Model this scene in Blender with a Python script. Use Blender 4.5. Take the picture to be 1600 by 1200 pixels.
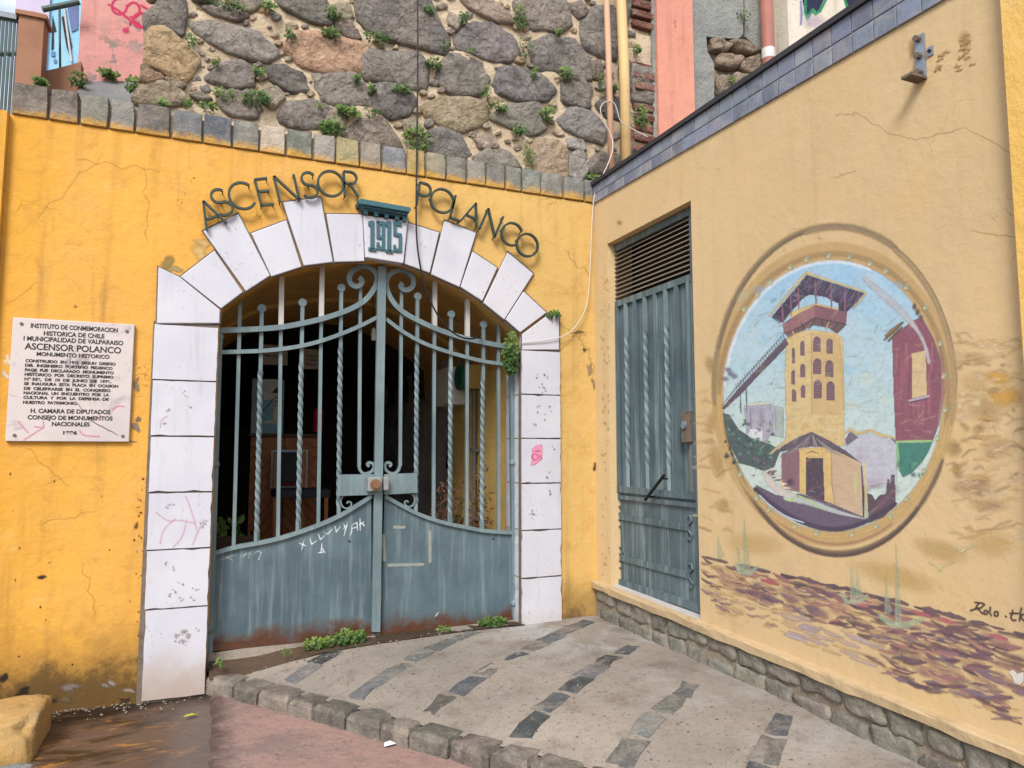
import bpy, bmesh, math, random
from mathutils import Vector, Matrix, noise as mnoise
from mathutils.geometry import tessellate_polygon
for o in list(bpy.data.objects): bpy.data.objects.remove(o)
sc = bpy.context.scene
COL = sc.collection
# ------------------------------------------------------------------ camera
FPX = 1140.0
PITCH = math.atan(106/1140); YAW = math.atan(474/math.hypot(1140, 106))
CAM = Vector((0, -5, 1.6))
cd = bpy.data.cameras.new('camera'); co = bpy.data.objects.new('camera', cd); COL.objects.link(co)
co.location = CAM; co.rotation_euler = (math.pi/2+PITCH, 0, -YAW)
cd.sensor_width = 36; cd.lens = FPX/1600*36; cd.clip_start = .05; cd.clip_end = 2000
sc.camera = co
# ------------------------------------------------------------------ world, sun, exposure
SUN_DIR = Vector((.42, .62, -.68)).normalized()          # direction the light travels
w = bpy.data.worlds.new('World'); sc.world = w; w.use_nodes = True
nt = w.node_tree; nt.nodes.clear()
sky = nt.nodes.new('ShaderNodeTexSky'); sky.sky_type = 'NISHITA'; sky.sun_disc = False
sky.sun_elevation = math.asin(-SUN_DIR.z); sky.sun_rotation = math.atan2(-SUN_DIR.x, -SUN_DIR.y)
sky.dust_density = 2.0; sky.air_density = 1.0
tc = nt.nodes.new('ShaderNodeTexCoord'); nz = nt.nodes.new('ShaderNodeTexNoise')
nz.inputs['Scale'].default_value = 2.6; nz.inputs['Detail'].default_value = 6; nz.inputs['Roughness'].default_value = .6
cr = nt.nodes.new('ShaderNodeValToRGB'); cr.color_ramp.elements[0].position = .42; cr.color_ramp.elements[1].position = .66
mx = nt.nodes.new('ShaderNodeMix'); mx.data_type = 'RGBA'
mx.inputs['B'].default_value = (8.6, 8.7, 9.0, 1)
bg = nt.nodes.new('ShaderNodeBackground'); bg.inputs['Strength'].default_value = .11
wo = nt.nodes.new('ShaderNodeOutputWorld')
L = nt.links.new
L(tc.outputs['Generated'], nz.inputs['Vector']); L(nz.outputs['Fac'], cr.inputs['Fac'])
L(cr.outputs['Color'], mx.inputs['Factor']); L(sky.outputs['Color'], mx.inputs['A'])
L(mx.outputs['Result'], bg.inputs['Color']); L(bg.outputs['Background'], wo.inputs['Surface'])
sd = bpy.data.lights.new('sun', 'SUN'); sd.energy = 1.9; sd.angle = math.radians(20); sd.color = (1, .97, .93)
so = bpy.data.objects.new('sun', sd); COL.objects.link(so)
so.rotation_euler = SUN_DIR.to_track_quat('-Z', 'Y').to_euler(); so.location = (-3, -8, 9)
sc.view_settings.view_transform = 'Standard'; sc.view_settings.look = 'None'
sc.cycles.max_bounces = 7; sc.cycles.diffuse_bounces = 5; sc.cycles.glossy_bounces = 2; sc.cycles.transmission_bounces = 2; sc.cycles.transparent_max_bounces = 12
sc.view_settings.gamma = 1; sc.view_settings.exposure = 1.03

# ------------------------------------------------------------------ photo geometry -> world
c_, s_ = math.cos, math.sin
_R = Vector((c_(YAW), -s_(YAW), 0)); _F = Vector((s_(YAW)*c_(PITCH), c_(YAW)*c_(PITCH), s_(PITCH)))
_U = Vector((-s_(YAW)*s_(PITCH), -c_(YAW)*s_(PITCH), c_(PITCH)))
XW = 2.772                                             # plane of the side wall
def ray(u, v): return _R*((u-800)/FPX)+_F+_U*((600-v)/FPX)
def P(u, v, y=0.0):                                    # point on a plane parallel to the gate wall
    d = ray(u, v); return CAM+d*((y-CAM.y)/d.y)
def Q(u, v, dx=0.0):                                   # point on a plane parallel to the side wall
    d = ray(u, v); return CAM+d*((XW+dx-CAM.x)/d.x)
def Gd(u, v, z=.14):
    d = ray(u, v); return CAM+d*((z-CAM.z)/d.z)
def ZZ(ox, oy, s): return lambda pts: [(ox+x/s, oy+y/s) for x, y in pts]
K = .72
def lin(c): c /= 255; return c/12.92 if c <= .04045 else ((c+.055)/1.055)**2.4
def C(r, g, b, k=K): return (lin(r)*k, lin(g)*k, lin(b)*k, 1)

# ------------------------------------------------------------------ materials
class N:
    def __init__(s, name):
        s.m = bpy.data.materials.new(name); s.m.use_nodes = True; s.t = s.m.node_tree
        s.b = s.t.nodes['Principled BSDF']; s._c = None
    def n(s, typ, **kw):
        x = s.t.nodes.new('ShaderNode'+typ)
        for k, v in kw.items(): setattr(x, k, v)
        return x
    def l(s, a, b): s.t.links.new(a, b)
    def co(s):
        if not s._c: s._c = s.n('TexCoord')
        return s._c.outputs['Object']
    def mapd(s, scale):
        m = s.n('Mapping'); m.inputs['Scale'].default_value = scale; s.l(s.co(), m.inputs['Vector']); return m.outputs['Vector']
    def noise(s, scale, detail=5, rough=.6, vec=None, dist=0):
        x = s.n('TexNoise'); x.inputs['Scale'].default_value = scale; x.inputs['Detail'].default_value = detail
        x.inputs['Roughness'].default_value = rough; x.inputs['Distortion'].default_value = dist
        s.l(vec or s.co(), x.inputs['Vector']); return x.outputs['Fac']
    def vor(s, scale, feature='F1', vec=None):
        x = s.n('TexVoronoi', feature=feature); x.inputs['Scale'].default_value = scale
        s.l(vec or s.co(), x.inputs['Vector']); return x.outputs['Distance']
    def ramp(s, fac, p0, p1, a=0.0, b=1.0):
        x = s.n('MapRange'); x.interpolation_type = 'SMOOTHSTEP'
        x.inputs['From Min'].default_value = p0; x.inputs['From Max'].default_value = p1
        x.inputs['To Min'].default_value = a; x.inputs['To Max'].default_value = b
        s.l(fac, x.inputs['Value']); return x.outputs['Result']
    def mix(s, fac, a, b, mode='MIX'):
        x = s.n('Mix', data_type='RGBA', blend_type=mode)
        for k, v in (('Factor', fac), ('A', a), ('B', b)):
            if isinstance(v, (tuple, float, int)): x.inputs[k].default_value = v
            else: s.l(v, x.inputs[k])
        return x.outputs['Result']
    def math(s, op, a, b=None):
        x = s.n('Math', operation=op)
        for i, v in enumerate((a, b)):
            if v is None: continue
            if isinstance(v, (float, int)): x.inputs[i].default_value = v
            else: s.l(v, x.inputs[i])
        return x.outputs[0]
    def sep(s):
        x = s.n('SeparateXYZ'); s.l(s.co(), x.inputs[0]); return x.outputs
    def bump(s, h, strength=.4, dist=.01):
        x = s.n('Bump'); x.inputs['Strength'].default_value = strength; x.inputs['Distance'].default_value = dist
        s.l(h, x.inputs['Height'])
        if s.b.inputs['Normal'].links: s.l(s.b.inputs['Normal'].links[0].from_socket, x.inputs['Normal'])
        s.l(x.outputs['Normal'], s.b.inputs['Normal'])
    def out(s, col, rough=.85):
        if isinstance(col, tuple): s.b.inputs['Base Color'].default_value = col
        else: s.l(col, s.b.inputs['Base Color'])
        if isinstance(rough, (float, int)): s.b.inputs['Roughness'].default_value = rough
        else: s.l(rough, s.b.inputs['Roughness'])
        s.b.inputs['Specular IOR Level'].default_value = .3
        return s.m

def plaster(name, c1, c2, c3, fade=None, relief=.5, peel=(150, 140, 120), peel_amt=.70, dirt=(84, 62, 36), low=None, streak=0.34):
    n = N(name)
    a = n.ramp(n.noise(.9, 6, .6), .35, .68); col = n.mix(a, c1, c2)
    b = n.ramp(n.noise(3.1, 7, .65), .45, .75); col = n.mix(n.math('MULTIPLY', b, .6), col, c3)
    if fade:
        e = n.math('ADD', n.sep()['X'], n.math('MULTIPLY', n.noise(1.6, 6, .65), 1.3)); col = n.mix(n.ramp(e, .2, 3.1), col, fade); col = n.mix(n.ramp(e, -.75, .05, .85, 0), col, C(232, 168, 52))
    b2 = n.ramp(n.noise(7.5, 6, .7, dist=.8), .5, .72); col = n.mix(n.math('MULTIPLY', b2, .42), col, c3 if not fade else C(198, 140, 62)); b3 = n.ramp(n.noise(2.2, 8, .75, dist=.5), .52, .7); col = n.mix(n.math('MULTIPLY', b3, .30), col, c3 if not fade else C(178, 132, 72)); b4 = n.ramp(n.noise(4.1, 7, .7), .56, .72); col = n.mix(n.math('MULTIPLY', b4, .35), col, n.mix(.5, c2, (.70, .56, .34, 1)))
    st = n.ramp(n.noise(1.0, 5, .6, n.mapd((9, 9, .7))), .5, .8); col = n.mix(n.math('MULTIPLY', st, streak), col, C(*dirt))
    sp = n.ramp(n.noise(34, 4, .7), .66, .74); col = n.mix(n.math('MULTIPLY', sp, .35), col, C(*dirt))
    # hairline cracks
    wv = n.n('VectorMath', operation='ADD'); nn = n.n('TexNoise'); nn.inputs['Scale'].default_value = 2.2; nn.inputs['Detail'].default_value = 5
    n.l(n.co(), nn.inputs['Vector']); n.l(n.co(), wv.inputs[0]); n.l(nn.outputs['Color'], wv.inputs[1])
    ck = n.ramp(n.vor(1.3, 'DISTANCE_TO_EDGE', wv.outputs[0]), .0005, .0035, 1, 0)
    ckm = n.math('MULTIPLY', ck, n.ramp(n.noise(1.1, 2), .5, .62)); col = n.mix(n.math('MULTIPLY', ckm, .55), col, C(*dirt))
    # peeled spots
    pl = n.ramp(n.noise(4.3, 8, .72), peel_amt, peel_amt+.025); pl = n.math('MULTIPLY', pl, n.ramp(n.noise(1.3, 2), .45, .6))
    col = n.mix(pl, col, C(*peel))
    if low:                                           # damp, dirty foot of the wall with a ragged upper edge
        z = n.sep()['Z']; e = n.math('ADD', z, n.math('MULTIPLY', n.noise(3.3, 7, .7), -.75))
        d = n.ramp(e, low-.55, low-.25, 1, 0); col = n.mix(n.math('MULTIPLY', d, .55), col, C(140, 104, 52))
        d2 = n.ramp(e, low-.70, low-.52, 1, 0); col = n.mix(n.math('MULTIPLY', d2, .75), col, C(46, 34, 22))
    h = n.math('ADD', n.math('MULTIPLY', n.noise(9, 7, .72), 1.0), n.math('MULTIPLY', n.math('ADD', pl, ckm), -.25)); n.bump(h, relief, .022)
    return n.out(col, .82)
def objstone(name, bumps=((9, .7, .03), (45, .5, .008)), var=.5, yellow=False, rough=.9, fract=False):
    n = N(name); oi = n.n('ObjectInfo'); col = oi.outputs['Color']
    rnd = n.n('VectorMath', operation='ADD'); n.l(n.co(), rnd.inputs[0])
    cmb = n.n('CombineXYZ'); n.l(n.math('MULTIPLY', oi.outputs['Random'], 37.0), cmb.inputs[0]); n.l(cmb.outputs[0], rnd.inputs[1]); v = rnd.outputs[0]
    hs = n.mix(1.0, col, (.45, .43, .40, 1), 'MULTIPLY'); li = n.mix(.35, col, (.55, .5, .42, 1))
    col = n.mix(n.ramp(n.noise(11, 7, .7, v), .40, .72, 0, var), col, hs); col = n.mix(n.ramp(n.noise(2.6, 6, .7, v, 1.2), .45, .65, 0, .55), col, n.mix(.5, col, (.50, .42, .33, 1)))
    col = n.mix(n.ramp(n.noise(16, 6, .7, v, 1.5), .5, .72, 0, var), col, li)
    col = n.mix(n.ramp(n.noise(70, 4, .7, v), .55, .75, 0, .6), col, hs)
    col = n.mix(n.ramp(n.noise(90, 3, .7, v), .62, .72, 0, .5), col, (.5, .47, .42, 1))
    if yellow:
        z = n.sep()['Z']; e = n.math('ADD', z, n.math('MULTIPLY', n.noise(9, 5, .7), .16))
        col = n.mix(n.ramp(e, 3.735, 3.675, 0, .8), col, C(226, 172, 70))
    if fract:
        x = n.n('TexVoronoi', feature='F1'); x.inputs['Scale'].default_value = 11; wv = n.n('VectorMath', operation='ADD'); nn = n.n('TexNoise'); nn.inputs['Scale'].default_value = 5; nn.inputs['Detail'].default_value = 4; n.l(v, nn.inputs['Vector']); sc2 = n.n('VectorMath', operation='SCALE'); sc2.inputs['Scale'].default_value = .35; n.l(nn.outputs['Color'], sc2.inputs[0]); n.l(v, wv.inputs[0]); n.l(sc2.outputs[0], wv.inputs[1]); n.l(wv.outputs[0], x.inputs['Vector']); n.bump(x.outputs['Distance'], .8, .05)
    for sc_, st, di in bumps: n.bump(n.noise(sc_, 6, .72, v, .6), st, di)
    return n.out(col, rough)
def paint_metal(name, base, light, rust=.5, zlow=None, streaks=.5):
    n = N(name)
    col = n.mix(n.ramp(n.noise(2.5, 6, .65), .35, .7), base, light)
    st = n.noise(1.0, 6, .65, n.mapd((22, 22, 1.2))); col = n.mix(n.ramp(st, .46, .75, 0, streaks), col, C(176, 192, 190))
    col = n.mix(n.ramp(n.noise(1.0, 6, .65, n.mapd((13, 13, 1.6))), .5, .8, 0, streaks*.9), col, C(66, 84, 92))
    r = n.noise(8, 8, .75)
    thr = n.ramp(r, .78-.2*rust, .84-.2*rust)
    if zlow is not None:
        z = n.sep()['Z']; e = n.math('ADD', z, n.math('MULTIPLY', n.noise(5, 7, .75), -.34))
        thr = n.math('MAXIMUM', thr, n.ramp(e, zlow-.1, zlow+.015, 1, 0))
    rc = n.mix(n.noise(30, 4), C(112, 66, 38), C(62, 42, 32)); col = n.mix(thr, col, rc)
    n.bump(n.noise(40, 5, .7), .15, .004); n.bump(thr, .3, .003)
    m = n.out(col, .55); n.b.inputs['Specular IOR Level'].default_value = .4
    return m
def simple(name, col, rough=.8, var=.25, scale=8, bump=.2, spec=.3, metal=0):
    n = N(name); dk = tuple(x*.55 for x in col[:3])+(1,); lt = tuple(min(1, x*1.2) for x in col[:3])+(1,)
    c = n.mix(n.ramp(n.noise(scale, 6, .65), .4, .75, 0, var*2), col, dk); c = n.mix(n.ramp(n.noise(scale*3, 5, .65), .5, .75, 0, var*1.5), c, lt)
    n.bump(n.noise(scale*5, 5, .7), bump, .006); m = n.out(c, rough); n.b.inputs['Specular IOR Level'].default_value = spec
    n.b.inputs['Metallic'].default_value = metal
    return m
def paintmat():
    n = N('brushed_paint'); at = n.n('Attribute', attribute_name='Col'); n.l(at.outputs['Alpha'], n.b.inputs['Alpha']); n.bump(n.noise(55, 4, .7), .2, .005)
    return n.out(at.outputs['Color'], .75)

MAT = {}
MAT['yellow'] = plaster('yellow_plaster', C(240, 180, 78), C(232, 172, 80), C(222, 172, 100), fade=C(224, 184, 110), low=.58)
MAT['tan'] = plaster('tan_plaster', C(226, 197, 150), C(218, 189, 144), C(226, 194, 136), relief=.28, peel=(225, 190, 130), peel_amt=.74, dirt=(150, 118, 76), streak=.18)
MAT['bright'] = plaster('bright_yellow_plaster', C(250, 205, 118), C(246, 198, 105), C(240, 196, 112), peel_amt=.8, streak=.1)
MAT['inner'] = plaster('inner_plaster', C(238, 200, 120), C(228, 190, 112), C(204, 170, 104), low=.6)
MAT['soffit'] = plaster('soffit_plaster', C(228, 182, 106), C(214, 168, 98), C(180, 142, 92), peel_amt=.62)
def whiteblock():
    n = N('white_painted_block'); col = n.mix(n.ramp(n.noise(1.7, 5), .35, .7), C(218, 217, 225), C(203, 203, 214))
    oi = n.n('ObjectInfo'); col = n.mix(n.math('MULTIPLY', oi.outputs['Random'], .25), col, C(214, 214, 224))
    m1 = n.ramp(n.noise(3.0, 3, .5), .52, .62); ch = n.math('MULTIPLY', n.ramp(n.noise(42, 4, .72), .62, .655), m1)
    col = n.mix(n.math('MULTIPLY', n.ramp(n.noise(5, 6, .7), .6, .75), .35), col, C(190, 176, 150))
    col = n.mix(n.math('MULTIPLY', ch, .8), col, C(160, 152, 146)); col = n.mix(n.ramp(n.noise(1.0, 6, .7, n.mapd((16, 16, 1.4))), .54, .74, 0, .32), col, C(168, 160, 150)); col = n.mix(n.ramp(n.noise(2.2, 7, .75, dist=1.0), .58, .7, 0, .35), col, C(196, 186, 176))
    z = n.sep()['Z']; e = n.math('ADD', z, n.math('MULTIPLY', n.noise(4, 6, .7), -.4)); col = n.mix(n.ramp(e, -.05, .28, .75, 0), col, C(176, 152, 128))
    n.bump(ch, -.4, .003); n.bump(n.noise(40, 5, .7), .12, .004)
    return n.out(col, .7)
MAT['white'] = whiteblock()
MAT['joint'] = simple('joint_grey', C(126, 112, 100), .9, .4, 20)
MAT['stone'] = objstone('rubble_stone', ((24, 1.0, .035),), .62, fract=True)
MAT['cop'] = objstone('coping_stone', ((10, .8, .03), (50, .6, .008)), .55, yellow=True)
MAT['granite'] = objstone('granite', ((10, .8, .03), (45, .7, .009)), .55)
def mortar(name, a, b, pits=.0, sc=1.0):
    n = N(name); col = n.mix(n.ramp(n.noise(1.3*sc, 7, .65), .35, .7), a, b)
    col = n.mix(n.ramp(n.noise(7*sc, 7, .7), .5, .75, 0, .5), col, tuple(x*.55 for x in a[:3])+(1,))
    col = n.mix(n.ramp(n.noise(60, 4, .7), .6, .72, 0, .45), col, tuple(x*.4 for x in a[:3])+(1,))
    n.bump(n.noise(5*sc, 7, .65), .8, .05); n.bump(n.noise(40, 6, .7), .6, .012)
    return n.out(col, .92)
MAT['mortar'] = mortar('rubble_mortar', C(226, 204, 174), C(206, 184, 154))
MAT['dirtymortar'] = mortar('base_mortar', C(168, 154, 134), C(140, 128, 112))
def rampmat():
    n = N('ramp_concrete'); col = n.mix(n.ramp(n.noise(1.1, 6), .35, .7), C(172, 160, 146), C(150, 141, 130))
    s = n.sep(); pale = n.math('MULTIPLY', n.ramp(n.math('ADD', s['X'], n.math('MULTIPLY', s['Y'], .35)), 1.25, 2.2), n.ramp(n.noise(1.6, 6, .65, dist=.6), .46, .66))
    col = n.mix(n.math('MULTIPLY', pale, .7), col, C(190, 190, 190))
    col = n.mix(n.ramp(n.noise(3.5, 7, .7), .47, .72, 0, .6), col, C(112, 98, 84)); col = n.mix(n.ramp(n.noise(22, 6, .75), .5, .75, 0, .45), col, C(92, 82, 72)); col = n.mix(n.ramp(n.noise(85, 3, .7), .55, .7, 0, .45), col, C(80, 72, 66))
    pit = n.math('MULTIPLY', n.ramp(n.noise(48, 3, .65), .63, .67), n.ramp(n.noise(1.4, 3), .42, .56))
    pit = n.math('MULTIPLY', pit, n.ramp(pale, 0, .6, 1, .1)); col = n.mix(n.math('MULTIPLY', pit, .9), col, C(48, 42, 38))
    n.bump(pit, -.6, .006); n.bump(n.noise(8, 6, .65), .4, .02); n.bump(n.noise(70, 5, .7), .4, .005)
    return n.out(col, .88)
MAT['ramp'] = rampmat()
def pavemat():
    n = N('pink_pavement'); col = n.mix(n.ramp(n.noise(2.2, 7, .7), .35, .7), C(178, 142, 130), C(158, 132, 122))
    col = n.mix(n.ramp(n.noise(6, 7, .7, dist=1.0), .5, .72, 0, .6), col, C(172, 150, 136)); col = n.mix(n.ramp(n.noise(4, 7, .75, dist=1.0), .58, .7, 0, .7), col, C(140, 92, 88))
    col = n.mix(n.ramp(n.noise(26, 6, .75), .52, .72, 0, .6), col, C(84, 62, 56)); col = n.mix(n.ramp(n.noise(2.7, 6, .7), .5, .64, 0, .55), col, C(122, 108, 102))
    e = n.math('ADD', n.sep()['X'], n.math('MULTIPLY', n.noise(7, 6, .75), -.3)); col = n.mix(n.ramp(e, -.12, .06, .85, 0), col, C(66, 50, 44)); n.bump(n.noise(12, 6, .75), .8, .02); n.bump(n.noise(60, 4, .7), .5, .005); return n.out(col, .8)
MAT['pave'] = pavemat()
def wetmat():
    n = N('wet_ground'); v = n.mapd((1.2, 3.0, 1)); a = n.noise(1.9, 7, .7, v, .8)
    col = n.mix(n.ramp(a, .36, .55), C(50, 36, 26), C(104, 78, 58)); col = n.mix(n.ramp(n.noise(2.6, 7, .7, v, .6), .52, .66), col, C(186, 128, 50))
    s = n.sep(); col = n.mix(n.ramp(n.math('ADD', s['X'], n.math('MULTIPLY', n.noise(3, 5), .4)), -.1, .22, 0, .8), col, C(112, 98, 90))
    e = n.math('ADD', s['Y'], n.math('MULTIPLY', n.noise(4, 6, .7), .3)); col = n.mix(n.ramp(e, -.18, .16, 0, .9), col, C(34, 25, 20))
    n.bump(n.noise(9, 7, .7, v), .6, .015); n.bump(n.noise(50, 5, .7), .4, .004)
    m = n.out(col, n.ramp(a, .35, .6, .28, .75)); n.b.inputs['Specular IOR Level'].default_value = .5; return m
MAT['wet'] = wetmat()
MAT['asphalt'] = mortar('street_concrete', C(120, 108, 100), C(100, 92, 86))
MAT['gate'] = paint_metal('gate_paint', C(104, 124, 130), C(128, 146, 150), .4, None, .3)
MAT['panel'] = paint_metal('gate_sheet_paint', C(76, 96, 105), C(96, 117, 125), .18, .30, .36)
MAT['palebar'] = paint_metal('pale_bar_paint', C(200, 196, 190), C(186, 186, 184), .3, None, .2)
MAT['door'] = paint_metal('door_paint', C(80, 97, 104), C(100, 118, 124), .65, None, .5)
MAT['lockgrey'] = paint_metal('lock_paint', C(158, 160, 156), C(140, 142, 140), .75, None, .2)
MAT['letter'] = simple('letter_paint', C(58, 74, 66), .5, .4, 30)
MAT['teal'] = simple('teal_paint', C(64, 108, 118), .6, .25, 20)
MAT['marble'] = None
def marble():
    n = N('plaque_marble'); col = n.mix(n.ramp(n.noise(2.5, 6), .4, .7), C(218, 206, 202), C(204, 194, 194))
    ve = n.ramp(n.noise(3.2, 8, .7, dist=2.2), .53, .64); ve = n.math('MULTIPLY', ve, n.ramp(n.noise(3.4, 3), .45, .62)); col = n.mix(n.math('MULTIPLY', ve, .7), col, C(138, 130, 132))
    return n.out(col, .45)
MAT['marble'] = marble()
MAT['ink'] = simple('engraved_paint', C(48, 44, 46), .7, .3, 60)
MAT['tile'] = objstone('slate_tile', ((60, .25, .003),), .35, rough=.5)
MAT['grout'] = simple('grout', C(170, 172, 176), .9)
MAT['darkcap'] = simple('dark_cap', C(62, 62, 68), .6)
MAT['ledge'] = plaster('ledge_plaster', C(218, 190, 146), C(208, 182, 142), C(196, 170, 130), peel=(150, 140, 125), peel_amt=.66, streak=.3)
MAT['sill'] = simple('sill_cement', C(206, 202, 200), .8, .2)
MAT['dark'] = simple('dark_interior', C(92, 80, 72), .9, .3, 3); MAT['tfloor'] = simple('tunnel_floor_cement', C(178, 168, 156), .9, .3, 3)  # dark interior colour has the gloom of the deep tunnel put into it
MAT['darkrock'] = mortar('dark_tunnel_rock', C(186, 180, 176), C(150, 146, 144))
MAT['wood'] = simple('varnished_wood', C(176, 108, 62), .5, .4, 12)
MAT['darkwood'] = simple('dark_wood', C(74, 46, 30), .5, .4, 12)
MAT['cushion'] = simple('dark_cushion', C(62, 62, 70), .9)
MAT['greybox'] = simple('grey_enamel', C(242, 244, 232), .5, .06)
MAT['greenglass'] = simple('green_plastic', C(52, 112, 92), .3, .2)
MAT['boxyellow'] = simple('cream_enamel', C(206, 172, 100), .6, .15)
MAT['conduit'] = simple('grey_conduit', C(120, 118, 114), .5, .3)
MAT['pipecream'] = simple('cream_pipe', C(238, 202, 142), .55, .15, 4)
MAT['pipepink'] = simple('pink_cream_pipe', C(226, 180, 146), .55, .15, 4)
MAT['pipebrown'] = simple('brown_pipe', C(170, 112, 96), .6, .2, 5)
MAT['whitecable'] = simple('white_cable', C(222, 214, 204), .6, .1)
MAT['blackcable'] = simple('black_cable', C(36, 34, 34), .6, .1)
MAT['steel'] = simple('galvanised_steel', C(170, 178, 190), .4, .3, 20, .2, .5, .5)
MAT['rust'] = simple('rusted_iron', C(122, 108, 96), .8, .5, 30)
MAT['brass'] = simple('brass_knob', C(150, 112, 82), .4, .3, 30, .2, .5, .4)
MAT['pinkwall'] = plaster('peeling_pink_plaster', C(226, 160, 150), C(214, 150, 146), C(220, 172, 164), peel=(140, 136, 130), peel_amt=.52, dirt=(120, 84, 78))
MAT['salmon'] = plaster('salmon_plaster', C(232, 160, 136), C(224, 150, 130), C(214, 150, 130), peel=(190, 130, 110), peel_amt=.62, dirt=(130, 84, 70))
MAT['concrete'] = mortar('grey_concrete', C(168, 168, 162), C(146, 148, 144))
MAT['slab'] = mortar('slab_concrete', C(142, 142, 142), C(120, 122, 124))
MAT['brown'] = simple('brown_render', C(168, 122, 96), .85, .2, 5)
MAT['fence'] = simple('fence_paint', C(70, 92, 88), .5, .3)
MAT['rail'] = simple('rail_paint', C(150, 156, 164), .5, .2)
MAT['bluehouse'] = plaster('light_blue_plaster', C(160, 216, 240), C(150, 206, 236), C(176, 222, 240), peel_amt=.9, dirt=(120, 160, 180), streak=.1)
MAT['lilac'] = simple('lilac_plaster', C(214, 200, 226), .8, .1)
MAT['black'] = simple('black_paint', C(30, 30, 34), .7)
MAT['whitewall'] = plaster('rough_white_plaster', C(238, 230, 212), C(228, 218, 198), C(220, 205, 186), peel=(120, 96, 76), peel_amt=.64, dirt=(110, 84, 66))
MAT['paint'] = paintmat()
def leafmat(name, a, b):
    n = N(name); oi = n.n('Attribute', attribute_name='Col'); col = n.mix(oi.outputs['Fac'], a, b)
    m = n.out(col, .55); n.b.inputs['Transmission Weight'].default_value = 0
    tr = n.n('BsdfTranslucent'); n.l(col, tr.inputs['Color']); ms = n.n('MixShader'); ms.inputs[0].default_value = .25
    n.l(n.b.outputs[0], ms.inputs[1]); n.l(tr.outputs[0], ms.inputs[2]); n.l(ms.outputs[0], n.t.nodes['Material Output'].inputs['Surface'])
    return m
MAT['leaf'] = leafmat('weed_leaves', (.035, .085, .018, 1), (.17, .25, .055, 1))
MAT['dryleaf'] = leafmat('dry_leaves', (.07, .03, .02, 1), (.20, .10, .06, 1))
MAT['paper'] = simple('paper', C(240, 240, 244), .8, .05)
MAT['yleaf'] = simple('fallen_leaf', C(190, 196, 70), .6, .2)
MAT['flaking'] = plaster('flaking_yellow', C(196, 156, 92), C(184, 148, 94), C(196, 174, 140), peel=(196, 182, 160), peel_amt=.42, dirt=(80, 64, 44), streak=.5, relief=1.0)
MAT['rock'] = objstone('foreground_rock', ((4, .7, .05), (14, .7, .02), (55, .5, .006)), .5)

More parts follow.
